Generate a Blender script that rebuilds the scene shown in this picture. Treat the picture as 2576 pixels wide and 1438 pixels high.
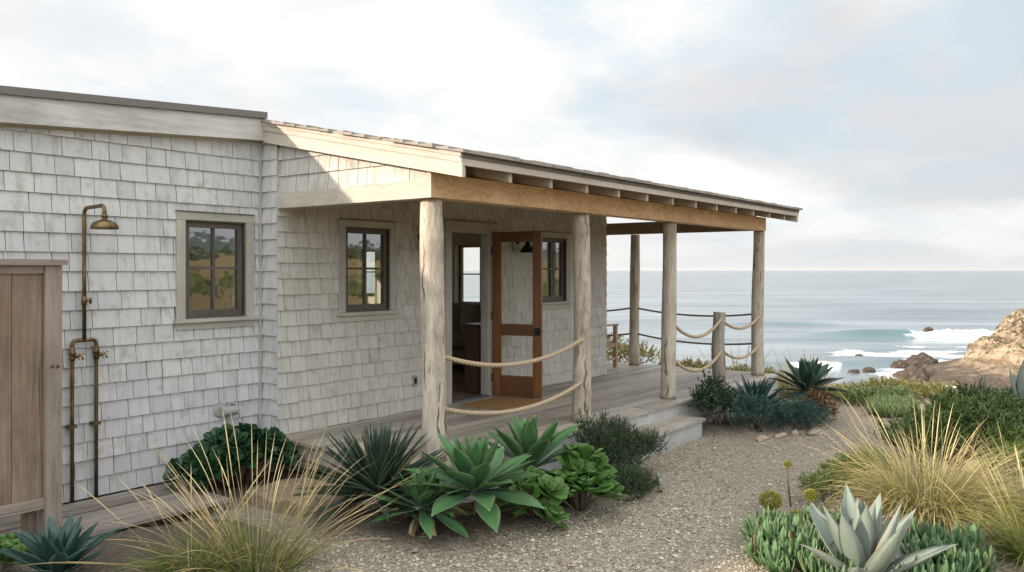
import bpy, math, random
import numpy as np
from mathutils import Vector

for o in list(bpy.data.objects):
    bpy.data.objects.remove(o)
SC = bpy.context.scene
COL = SC.collection
R = math.radians
PI = math.pi

# ------------------------------------------------------------------ camera
# X runs along the porch front, Y into the house, eye 1.95 m above the gravel
FW = Vector((.794, .607, 0)).normalized()
cam_d = bpy.data.cameras.new('camera')
cam = bpy.data.objects.new('camera', cam_d)
COL.objects.link(cam)
cam.location = (0, 0, 1.95)
cam.rotation_euler = FW.to_track_quat('-Z', 'Y').to_euler()
cam_d.sensor_width = 36
cam_d.lens = 29.46
cam_d.shift_y = -.01475
cam_d.clip_start = .05
cam_d.clip_end = 90000
SC.camera = cam


# ------------------------------------------------------------------ node helper
class NT:
    def __init__(s, tree):
        s.t = tree
        s.t.nodes.clear()

    def n(s, typ, ins=None, **props):
        nd = s.t.nodes.new('ShaderNode' + typ)
        for k, v in props.items():
            setattr(nd, k, v)
        for k, v in (ins or {}).items():
            sk = nd.inputs[k]
            if isinstance(v, bpy.types.NodeSocket):
                s.t.links.new(v, sk)
            elif isinstance(v, (tuple, list)) and len(v) == 3 and sk.type == 'RGBA':
                sk.default_value = (*v, 1)
            else:
                sk.default_value = v
        return nd

    def ramp(s, fac, stops, interp='LINEAR'):
        nd = s.t.nodes.new('ShaderNodeValToRGB')
        nd.color_ramp.interpolation = interp
        e = nd.color_ramp.elements
        while len(e) < len(stops):
            e.new(.5)
        for el, (p, c) in zip(e, stops):
            el.position = p
            el.color = (c, c, c, 1) if isinstance(c, (int, float)) else (*c, 1)
        s.t.links.new(fac, nd.inputs[0])
        return nd.outputs[0]

    def mix(s, fac, a, b, blend='MIX'):
        nd = s.t.nodes.new('ShaderNodeMix')
        nd.data_type = 'RGBA'
        nd.blend_type = blend
        for i, v in ((0, fac), (6, a), (7, b)):
            if isinstance(v, bpy.types.NodeSocket):
                s.t.links.new(v, nd.inputs[i])
            elif isinstance(v, (tuple, list)):
                nd.inputs[i].default_value = (*v, 1)
            else:
                nd.inputs[i].default_value = v
        return nd.outputs[2]

    def m(s, op, a, b=0., c=0.):
        nd = s.t.nodes.new('ShaderNodeMath')
        nd.operation = op
        for i, v in enumerate((a, b, c)):
            if isinstance(v, bpy.types.NodeSocket):
                s.t.links.new(v, nd.inputs[i])
            else:
                nd.inputs[i].default_value = v
        return nd.outputs[0]

    def vm(s, op, a, b=(0, 0, 0)):
        nd = s.t.nodes.new('ShaderNodeVectorMath')
        nd.operation = op
        for i, v in enumerate((a, b)):
            if isinstance(v, bpy.types.NodeSocket):
                s.t.links.new(v, nd.inputs[i])
            else:
                nd.inputs[i].default_value = v
        return nd

    def noise(s, vec, scale, detail=4, rough=.55, dist=0.):
        return s.n('TexNoise', {'Vector': vec, 'Scale': scale, 'Detail': detail, 'Roughness': rough, 'Distortion': dist}).outputs['Fac']


# ------------------------------------------------------------------ sky, sun, exposure
SUN = Vector((-2.0, 1.0, .655)).normalized()          # towards the sun: low, behind the house on the land side
W = bpy.data.worlds.new('World')
SC.world = W
W.use_nodes = True
w = NT(W.node_tree)
sky = w.n('TexSky', sky_type='NISHITA', sun_disc=False, sun_elevation=math.asin(SUN.z), sun_rotation=math.atan2(SUN.x, SUN.y),
          air_density=1.0, dust_density=1.5, ozone_density=1.5)
bg_sky = w.n('Background', {'Color': sky.outputs[0], 'Strength': .12})
d = w.n('TexCoord').outputs['Generated']
sep = w.n('SeparateXYZ', {0: d})
zz = w.m('MAXIMUM', sep.outputs[2], 0.0)
hz = w.m('ADD', zz, .22)
pl = w.n('CombineXYZ', {0: w.m('DIVIDE', sep.outputs[0], hz), 1: w.m('DIVIDE', sep.outputs[1], hz), 2: w.m('MULTIPLY', zz, 1.2)}).outputs[0]
big = w.noise(w.vm('ADD', pl, (3.1, 1.7, 0)).outputs[0], 1.15, 6, .5, .25)
med = w.noise(w.vm('ADD', pl, (7.3, 2.2, 1)).outputs[0], 1.9, 7, .55, .2)


def blob(dx, dy, dz, size, soft):
    v = Vector((dx, dy, dz)).normalized()
    dt = w.vm('DOT_PRODUCT', d, tuple(v)).outputs['Value']
    a = w.n('MapRange', {0: dt, 1: math.cos(size + soft), 2: math.cos(max(size - soft, 0)), 3: 0., 4: 1.}, interpolation_type='SMOOTHSTEP')
    return a.outputs[0]


RT = Vector((.607, -.794, 0)).normalized()


def dirv(px, py):
    return FW + RT * ((px - 1288) / 2108) + Vector((0, 0, (681 - py) / 2108))


# thin places in the overcast where the blue shows: bearings on the sky dome
thin = None
for px, py, s, sf, k in ((1500, 110, .06, .11, .75), (950, 150, .05, .11, .5), (2150, 90, .10, .18, .5), (1950, 480, .05, .08, .3), (340, 160, .05, .09, .35)):
    b = w.m('MULTIPLY', blob(*dirv(px, py), s, sf), k)
    thin = b if thin is None else w.m('MAXIMUM', thin, b)
grey = None
for px, py, s, sf, k in ((2450, 590, .11, .13, 1.), (2350, 330, .20, .28, .85), (800, 200, .08, .12, .5), (1500, 60, .12, .16, .55), (200, 60, .08, .12, .3), (1250, 230, .1, .12, .3)):
    b = w.m('MULTIPLY', blob(*dirv(px, py), s, sf), k)
    grey = b if grey is None else w.m('MAXIMUM', grey, b)
blue_f = w.m('MULTIPLY', thin, w.n('MapRange', {0: med, 1: .40, 2: .58}, interpolation_type='SMOOTHSTEP').outputs[0])
grey_f = w.m('ADD', w.m('MULTIPLY', grey, w.n('MapRange', {0: big, 1: .36, 2: .60}, interpolation_type='SMOOTHSTEP').outputs[0]),
             w.m('MULTIPLY', w.n('MapRange', {0: med, 1: .45, 2: .8}, interpolation_type='SMOOTHSTEP').outputs[0], .42))
cl = w.mix(grey_f, (1.0, .985, .965), (.64, .655, .68))
# thicker marine layer low over the sea
low = w.n('MapRange', {0: sep.outputs[2], 1: .0, 2: .13}, interpolation_type='SMOOTHSTEP').outputs[0]
cl = w.mix(low, w.mix(.55, cl, (.80, .82, .84)), cl)
cl = w.mix(blue_f, cl, (.62, .76, .86))
# sky brightened overhead and inland, behind the viewer, as added fill light
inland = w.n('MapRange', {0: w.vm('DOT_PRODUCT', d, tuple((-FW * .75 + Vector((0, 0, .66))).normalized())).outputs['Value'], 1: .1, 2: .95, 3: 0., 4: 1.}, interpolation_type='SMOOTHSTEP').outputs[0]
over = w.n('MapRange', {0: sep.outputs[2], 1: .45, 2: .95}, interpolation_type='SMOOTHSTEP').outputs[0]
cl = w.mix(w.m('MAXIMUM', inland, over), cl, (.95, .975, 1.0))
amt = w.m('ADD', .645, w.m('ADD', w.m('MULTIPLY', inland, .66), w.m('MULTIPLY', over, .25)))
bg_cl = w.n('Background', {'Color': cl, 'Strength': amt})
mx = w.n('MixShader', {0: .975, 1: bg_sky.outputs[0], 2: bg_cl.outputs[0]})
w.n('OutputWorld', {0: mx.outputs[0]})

sun_d = bpy.data.lights.new('sun', 'SUN')
sun_d.energy = 3.7
sun_d.angle = R(1.2)
sun_d.color = (1, .84, .66)
sun = bpy.data.objects.new('sun', sun_d)
COL.objects.link(sun)
sun.rotation_euler = (-SUN).to_track_quat('-Z', 'Y').to_euler()
sun.location = (-20, 10, 12)
SC.view_settings.view_transform = 'Standard'
SC.view_settings.look = 'None'
SC.view_settings.exposure = .72
SC.view_settings.gamma = 1
SC.cycles.max_bounces = 10
SC.cycles.transparent_max_bounces = 16
SC.cycles.caustics_reflective = False
SC.cycles.caustics_refractive = False
SC.cycles.use_denoising = True


# ------------------------------------------------------------------ materials
def new_mat(name):
    m = bpy.data.materials.new(name)
    m.use_nodes = True
    return m, NT(m.node_tree)


def finish(k, col, rough=.8, bump=None, dist=.01, strength=.5, **ex):
    ins = {'Base Color': col, 'Roughness': rough}
    ins.update(ex)
    if bump is not None:
        ins['Normal'] = k.n('Bump', {'Height': bump, 'Distance': dist, 'Strength': strength}).outputs[0]
    p = k.n('BsdfPrincipled', ins)
    k.n('OutputMaterial', {0: p.outputs[0]})
    return p


def mapped(k, scale, src='Object'):
    c = k.n('TexCoord').outputs[src]
    return k.vm('MULTIPLY', c, scale).outputs[0]


def wood(name, dark, light, axis='Z', rough=.75, var=.35, grain=1., cracks=0., knots=0., stain=None, stain_f=.5, gloss=None, figure=0.):
    """sawn or weathered wood; grain runs along the axis"""
    m, k = new_mat(name)
    st = {'X': (.06, 1, 1), 'Y': (1, .06, 1), 'Z': (1, 1, .06)}[axis]
    rnd = k.n('NewGeometry').outputs['Random Per Island']
    c = k.n('TexCoord').outputs['Object']
    c = k.vm('ADD', c, k.n('CombineXYZ', {0: k.m('MULTIPLY', rnd, 37.), 1: k.m('MULTIPLY', rnd, 91.), 2: k.m('MULTIPLY', rnd, 13.)}).outputs[0]).outputs[0]
    if knots:
        dn = k.n('TexNoise', {'Vector': c, 'Scale': 3.0, 'Detail': 2.}).outputs['Color']
        c = k.vm('ADD', c, k.vm('MULTIPLY', k.vm('SUBTRACT', dn, (.5, .5, .5)).outputs[0], (knots,) * 3).outputs[0]).outputs[0]
    v = k.vm('MULTIPLY', c, st).outputs[0]
    g1 = k.noise(v, 26, 5, .62)
    g2 = k.noise(v, 90, 3, .6)
    blot = k.noise(c, 2.3, 4, .6)
    f = k.m('ADD', k.m('MULTIPLY', g1, .75), k.m('MULTIPLY', g2, .35))
    f = k.m('ADD', f, k.m('MULTIPLY', k.m('SUBTRACT', blot, .5), .7))
    f = k.m('ADD', f, k.m('MULTIPLY', k.m('SUBTRACT', rnd, .5), var))
    if figure:
        # cathedral grain: growth rings cut at a slant
        rg = k.noise(k.vm('MULTIPLY', c, tuple(.30 if x < 1 else 1 for x in st)).outputs[0], 1.6, 2, .4)
        rg = k.m('ABSOLUTE', k.m('SINE', k.m('MULTIPLY', rg, 75.)))
        f = k.m('SUBTRACT', f, k.m('MULTIPLY', k.n('MapRange', {0: rg, 1: .55, 2: .0}).outputs[0], figure * .5))
    col = k.ramp(f, [(.3, dark), (.75, light)])
    if stain:
        sb = k.noise(k.vm('MULTIPLY', c, tuple(.35 if x < 1 else 1 for x in st)).outputs[0], 3.2, 5, .65)
        col = k.mix(k.m('MULTIPLY', k.n('MapRange', {0: sb, 1: .5, 2: .68}).outputs[0], stain_f), col, stain)
    h = k.m('ADD', g1, k.m('MULTIPLY', g2, .5))
    if cracks:
        cn = k.noise(k.vm('MULTIPLY', c, tuple(.02 if x < 1 else 1 for x in st)).outputs[0], 24, 3, .5)
        cf = k.n('MapRange', {0: cn, 1: .62, 2: .70}, interpolation_type='SMOOTHSTEP').outputs[0]
        col = k.mix(k.m('MULTIPLY', cf, cracks), col, tuple(x * .35 for x in dark))
        h = k.m('SUBTRACT', h, k.m('MULTIPLY', cf, 1.2))
    p = finish(k, col, rough, h, .004 * grain, .6)
    if gloss:
        p.inputs['Coat Weight'].default_value = gloss
        p.inputs['Coat Roughness'].default_value = .25
    return m


def shingle_mat(name, cols, streak):
    m, k = new_mat(name)
    rnd = k.n('NewGeometry').outputs['Random Per Island']
    c = k.n('TexCoord').outputs['Object']
    off = k.n('CombineXYZ', {0: k.m('MULTIPLY', rnd, 53.), 1: k.m('MULTIPLY', rnd, 29.), 2: 0.}).outputs[0]
    v = k.vm('MULTIPLY', k.vm('ADD', c, off).outputs[0], (1, 1, .07)).outputs[0]
    fine = k.noise(v, 120, 4, .65)
    st = k.noise(v, 22, 3, .6)
    blot = k.noise(c, 1.1, 4, .6)
    tone = k.m('ADD', k.m('MULTIPLY', rnd, .42), k.m('MULTIPLY', blot, .6))
    col = k.ramp(tone, [(.15, cols[0]), (.45, cols[1]), (.8, cols[2])])
    col = k.mix(k.m('MULTIPLY', k.n('MapRange', {0: st, 1: .5, 2: .72}).outputs[0], .48), col, streak)
    col = k.mix(k.m('MULTIPLY', k.n('MapRange', {0: fine, 1: .45, 2: .8}).outputs[0], .45), col, tuple(x * .72 for x in cols[1]))
    # brown weathering blotches carried by a few shingles
    rb = k.n('MapRange', {0: k.noise(k.vm('ADD', c, off).outputs[0], 7, 4, .6), 1: .54, 2: .72}).outputs[0]
    col = k.mix(k.m('MULTIPLY', rb, .5), col, tuple(x * y for x, y in zip(streak, (.9, .8, .68))))
    finish(k, col, .85, k.m('ADD', fine, st), .003, .5)
    return m


M = {}
M['shingle'] = shingle_mat('shingle_whitewashed', [(.43, .445, .445), (.51, .52, .515), (.58, .585, .57)], (.26, .25, .23))
M['shingle_porch'] = shingle_mat('shingle_porch', [(.43, .415, .375), (.50, .485, .445), (.56, .545, .505)], (.30, .265, .21))
M['roof_shingle'] = shingle_mat('shingle_roof', [(.20, .17, .145), (.28, .25, .22), (.36, .33, .30)], (.16, .14, .12))
M['trim'] = wood('trim_paint_worn', (.30, .285, .245), (.45, .43, .38), 'X', .7, .15, .6, stain=(.27, .25, .22), stain_f=.25)
M['trim_z'] = wood('trim_paint_worn_upright', (.30, .285, .245), (.45, .43, .38), 'Z', .7, .15, .6, stain=(.27, .25, .22), stain_f=.25)
M['fascia'] = wood('fascia_whitewashed', (.38, .38, .36), (.55, .55, .525), 'X', .75, .1, .8, stain=(.22, .21, .19), stain_f=.55)
M['rake'] = wood('rake_board_wood', (.38, .34, .285), (.54, .49, .425), 'Y', .75, .2, .8, stain=(.36, .32, .27), stain_f=.25)
M['beam_side'] = wood('beam_weathered', (.36, .325, .27), (.52, .48, .41), 'Y', .75, .1, 1., cracks=.25, knots=.25, stain=(.33, .29, .24), stain_f=.35)
M['cedar'] = wood('beam_cedar', (.52, .31, .145), (.72, .50, .29), 'X', .65, .1, .8, knots=.35, stain=(.36, .19, .08), stain_f=.3, figure=.55)
M['rafter'] = wood('rafter_wood', (.28, .22, .16), (.46, .39, .31), 'Y', .75, .25, .8)
M['underlay'], k = new_mat('tar_paper')
finish(k, (.035, .033, .03), .9)
M['soffit'] = wood('roof_boarding', (.17, .11, .065), (.29, .20, .13), 'X', .8, .3, .8)
M['post'] = wood('driftwood_post', (.24, .20, .148), (.62, .55, .455), 'Z', .85, .1, 2.4, cracks=.9, knots=.15, stain=(.33, .265, .19), stain_f=.45)
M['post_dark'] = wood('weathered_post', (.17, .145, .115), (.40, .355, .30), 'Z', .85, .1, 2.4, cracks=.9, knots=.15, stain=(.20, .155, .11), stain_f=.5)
M['deck'] = wood('deck_board', (.23, .20, .165), (.43, .385, .325), 'X', .55, .5, 1., cracks=.35, stain=(.20, .17, .14), stain_f=.35)
M['deck_side'] = wood('deck_side', (.29, .285, .275), (.45, .445, .43), 'X', .75, .2, 1., cracks=.4, knots=.2, stain=(.22, .21, .20), stain_f=.4)
M['screen'] = wood('redwood_weathered', (.10, .070, .050), (.26, .195, .145), 'Z', .85, .5, 2.4, cracks=.7, stain=(.21, .10, .045), stain_f=.55)
M['screen_grey'] = wood('screen_post', (.15, .12, .098), (.29, .245, .205), 'Z', .85, .2, 2., cracks=.5)
M['screen_rail'] = wood('screen_rail', (.16, .13, .105), (.28, .235, .20), 'X', .8, .2, 1., cracks=.2)
M['duck'] = wood('duckboard', (.16, .135, .11), (.30, .265, .23), 'X', .75, .3, 1., cracks=.4, stain=(.10, .08, .065), stain_f=.5)
M['door'] = wood('door_varnished', (.115, .042, .008), (.20, .078, .016), 'Z', .4, .2, .3, gloss=.15)
M['door_x'] = wood('door_varnished_rail', (.07, .024, .005), (.13, .047, .010), 'X', .4, .2, .3, gloss=.15)
M['bench'] = wood('bench_teak', (.24, .15, .085), (.42, .29, .18), 'X', .6, .2, .6)
M['floor'] = wood('floor_oak', (.15, .075, .03), (.27, .15, .07), 'X', .3, .35, .3)
M['cab'] = wood('cabinet_dark', (.05, .03, .018), (.11, .065, .038), 'Z', .4, .2, .3)
M['plaster'], k = new_mat('interior_plaster')
finish(k, (.58, .54, .46), .9)
M['sash'], k = new_mat('sash_bronze')
finish(k, k.ramp(k.noise(mapped(k, (1, 1, .2)), 30, 4), [(.3, (.065, .056, .046)), (.7, (.10, .088, .074))]), .5)
M['dark'], k = new_mat('black_iron')
finish(k, (.02, .02, .02), .45, Metallic=.6)
M['flash'], k = new_mat('lead_flashing')
finish(k, (.10, .10, .10), .6)
M['roofing'], k = new_mat('roof_membrane')
finish(k, k.ramp(k.noise(mapped(k, (1, 1, 1)), 60, 4, .7), [(.3, (.12, .11, .10)), (.7, (.19, .175, .165))]), .9, k.noise(mapped(k, (1, 1, 1)), 200, 2), .003)
M['brass'], k = new_mat('aged_brass')
bn = k.noise(mapped(k, (1, 1, .3)), 22, 5, .6)
finish(k, k.ramp(bn, [(.3, (.065, .045, .022)), (.55, (.18, .125, .06)), (.8, (.28, .205, .11))]), k.m('ADD', .28, k.m('MULTIPLY', bn, .25)), Metallic=.85)
M['brass_bright'], k = new_mat('worn_brass')
finish(k, (.46, .36, .23), .3, Metallic=.9)
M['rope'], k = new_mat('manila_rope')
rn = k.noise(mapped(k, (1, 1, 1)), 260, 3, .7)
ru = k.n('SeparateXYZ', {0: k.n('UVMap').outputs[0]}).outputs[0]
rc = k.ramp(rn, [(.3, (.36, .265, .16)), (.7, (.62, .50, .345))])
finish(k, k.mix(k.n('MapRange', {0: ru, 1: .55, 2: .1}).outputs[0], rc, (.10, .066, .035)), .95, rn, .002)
M['rope_shaded'], k = new_mat('shaded_rope')  # rope colour darkened to carry the shade on the backlit seaward side
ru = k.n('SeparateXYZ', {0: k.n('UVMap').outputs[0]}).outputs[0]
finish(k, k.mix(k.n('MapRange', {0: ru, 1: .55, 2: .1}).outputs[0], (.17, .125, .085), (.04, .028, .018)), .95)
M['mat'], k = new_mat('coir')
cn = k.noise(mapped(k, (1, 1, 1)), 320, 3, .7)
finish(k, k.ramp(cn, [(.3, (.20, .10, .032)), (.7, (.40, .225, .085))]), .98, cn, .008, .9)
M['sofa'], k = new_mat('linen_olive')
finish(k, k.ramp(k.noise(mapped(k, (1, 1, 1)), 140, 3), [(.3, (.19, .16, .10)), (.7, (.28, .24, .165))]), .95)
M['plate'], k = new_mat('zinc_plate')
finish(k, (.30, .30, .29), .5, Metallic=.4)
M['enamel'], k = new_mat('glazed_white')
finish(k, (.33, .345, .32), .5)
M['glass'], k = new_mat('window_glass')
lw = k.n('LayerWeight', {'Blend': .5})
fr = k.n('MapRange', {0: k.m('POWER', lw.outputs['Facing'], 4.), 1: 0., 2: 1., 3: .30, 4: 1.}).outputs[0]
tr = k.n('BsdfTransparent', {'Color': (.80, .84, .83)})
gw = k.n('Bump', {'Height': k.noise(k.n('TexCoord').outputs['Object'], 5., 2), 'Distance': .01, 'Strength': .12}).outputs[0]
gl = k.n('BsdfGlossy', {'Color': (.88, .91, .94), 'Roughness': .025, 'Normal': gw})
ms = k.n('MixShader', {0: fr, 1: tr.outputs[0], 2: gl.outputs[0]})
k.n('OutputMaterial', {0: ms.outputs[0]})
M['glass_clear'], k = new_mat('door_glass')
tr = k.n('BsdfTransparent', {'Color': (.9, .92, .9)})
gl = k.n('BsdfGlossy', {'Color': (1, 1, 1), 'Roughness': .02})
ms = k.n('MixShader', {0: .015, 1: tr.outputs[0], 2: gl.outputs[0]})
k.n('OutputMaterial', {0: ms.outputs[0]})
M['stone'], k = new_mat('sandstone_slab')
sn = k.noise(mapped(k, (1, 1, 1)), 9, 6, .65)
finish(k, k.ramp(sn, [(.3, (.15, .115, .07)), (.7, (.31, .245, .16))]), .9, sn, .02)
M['knot'], k = new_mat('rusty_knot')
finish(k, (.10, .045, .022), .8)
M['terracotta'], k = new_mat('terracotta')
sn = k.noise(mapped(k, (1, 1, 1)), 25, 5, .6)
finish(k, k.ramp(sn, [(.3, (.30, .17, .11)), (.7, (.45, .30, .22))]), .9, sn, .004)
M['pipe_pale'], k = new_mat('driftwood_pale')
sn = k.noise(mapped(k, (1, 1, 1)), 25, 5, .6)
finish(k, k.ramp(sn, [(.3, (.17, .155, .135)), (.7, (.32, .30, .265))]), .9, sn, .004)


def leaf_mat(name, base, tip, edge=None, edge_w=.07, rough=.5, var=.25, stripes=0., sss=0., vein=None, dead=None, dead_f=0.):
    """plant leaf: u runs across the blade, v from root to tip"""
    m, k = new_mat(name)
    uv = k.n('UVMap').outputs[0]
    s2 = k.n('SeparateXYZ', {0: uv})
    u, v = s2.outputs[0], s2.outputs[1]
    rnd = k.n('NewGeometry').outputs['Random Per Island']
    c = k.n('TexCoord').outputs['Object']
    n1 = k.noise(c, 9, 4, .6)
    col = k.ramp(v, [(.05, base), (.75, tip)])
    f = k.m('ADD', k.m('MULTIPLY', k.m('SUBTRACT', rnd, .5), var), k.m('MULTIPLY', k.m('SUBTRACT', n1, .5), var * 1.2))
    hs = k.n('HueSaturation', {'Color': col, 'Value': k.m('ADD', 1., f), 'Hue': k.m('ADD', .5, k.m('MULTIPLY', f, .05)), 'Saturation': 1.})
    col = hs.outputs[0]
    if dead:
        df = k.m('GREATER_THAN', rnd, 1 - dead_f)
        col = k.mix(df, col, dead)
    if edge:
        ed = k.m('ABSOLUTE', k.m('SUBTRACT', u, .5))
        ef = k.n('MapRange', {0: ed, 1: .5 - edge_w, 2: .5 - edge_w * .4}).outputs[0]
        ef = k.m('MAXIMUM', ef, k.n('MapRange', {0: v, 1: .95, 2: .99}).outputs[0])
        col = k.mix(ef, col, edge)
    bump = None
    if stripes:
        w1 = k.noise(k.n('CombineXYZ', {0: k.m('MULTIPLY', u, 14.), 1: k.m('MULTIPLY', v, .6), 2: k.m('MULTIPLY', rnd, 40.)}).outputs[0], 2, 3, .6)
        col = k.mix(k.m('MULTIPLY', k.n('MapRange', {0: w1, 1: .4, 2: .7}).outputs[0], stripes), col, tuple(x * .6 for x in base))
        bump = w1
    p = finish(k, col, rough, bump, .003, .4)
    if sss:
        tl = k.n('BsdfTranslucent', {'Color': k.mix(.5, col, tip)})
        ms = k.n('MixShader', {0: sss, 1: p.outputs[0], 2: tl.outputs[0]})
        out = [n for n in k.t.nodes if n.type == 'OUTPUT_MATERIAL'][0]
        k.t.links.new(ms.outputs[0], out.inputs[0])
    return m


M['ag_green'] = leaf_mat('agave_green', (.085, .165, .105), (.072, .175, .052), (.30, .36, .16), .05, .5, .45, .3)
M['ag_dark'] = leaf_mat('agave_deep_green', (0.03, 0.075, 0.0525), (0.0225, 0.0615, 0.0345), (.17, .22, .12), .05, .5, .4, .3, dead=(.16, .12, .06), dead_f=.04)
M['ag_teal'] = leaf_mat('agave_teal', (0.0224, 0.0595, 0.049), (0.021, 0.0616, 0.049), (.12, .18, .13), .06, .42, .3, .25)
M['spiky'] = leaf_mat('spiky_dark', (0.021, 0.045, 0.0225), (0.024, 0.0525, 0.0323), (.16, .20, .12), .08, .5, .5, .3, dead=(.17, .13, .06), dead_f=.06)
M['ag_blue'] = leaf_mat('agave_blue', (.165, .205, .17), (.22, .265, .225), (.29, .26, .18), .05, .6, .3, .25)
M['aeo_green'] = leaf_mat('aeonium_green', (.085, .155, .034), (.068, .155, .03), (.18, .26, .08), .05, .45, .4)
M['aeo_dark'] = leaf_mat('aeonium_dark', (0.0096, 0.04, 0.0144), (0.0128, 0.0528, 0.0176), None, .05, .4, .35)
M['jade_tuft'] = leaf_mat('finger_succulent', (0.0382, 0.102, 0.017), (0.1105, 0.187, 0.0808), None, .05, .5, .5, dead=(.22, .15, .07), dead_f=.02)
M['finger_far'] = leaf_mat('finger_far', (.10, .16, .045), (.28, .35, .14), None, .05, .6, .35)
M['yellow_bush'] = leaf_mat('coast_scrub', (.20, .17, .05), (.46, .44, .13), None, .05, .7, .5, dead=(.30, .19, .09), dead_f=.15)
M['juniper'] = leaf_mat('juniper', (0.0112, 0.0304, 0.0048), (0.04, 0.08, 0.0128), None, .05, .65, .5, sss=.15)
M['rosemary'] = leaf_mat('rosemary', (0.024, 0.04, 0.0144), (0.0464, 0.08, 0.032), None, .05, .7, .5)
M['leafy'] = leaf_mat('leafy_shrub', (0.0176, 0.044, 0.016), (0.028, 0.068, 0.0256), None, .05, .55, .5, sss=.1)
M['fluffy'] = leaf_mat('blue_foliage', (0.024, 0.06, 0.0416), (0.052, 0.108, 0.084), None, .05, .7, .4)
M['feather'] = leaf_mat('feather_green', (0.0425, 0.0723, 0.0102), (0.119, 0.17, 0.0298), None, .05, .7, .5, sss=.2)
M['yellow'] = leaf_mat('yellow_flower', (.13, .14, .012), (.30, .29, .035), None, .05, .8, .4, sss=.15)
M['dry'] = leaf_mat('dry_leaves', (.12, .07, .035), (.27, .165, .085), None, .05, .8, .5)
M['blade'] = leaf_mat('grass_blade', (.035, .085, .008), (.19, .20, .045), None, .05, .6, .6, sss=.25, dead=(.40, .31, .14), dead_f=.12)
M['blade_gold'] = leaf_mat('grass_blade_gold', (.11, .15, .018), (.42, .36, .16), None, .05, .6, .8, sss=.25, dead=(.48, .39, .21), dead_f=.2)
M['stalk'] = leaf_mat('grass_stalk', (.30, .27, .075), (.72, .56, .29), None, .05, .65, .35, sss=.15)
M['thatch'] = leaf_mat('dead_thatch', (.12, .085, .04), (.34, .26, .14), None, .05, .8, .6)
M['bark'] = wood('shrub_stem', (.06, .045, .03), (.16, .12, .085), 'Z', .9, .4, 1.)


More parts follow.
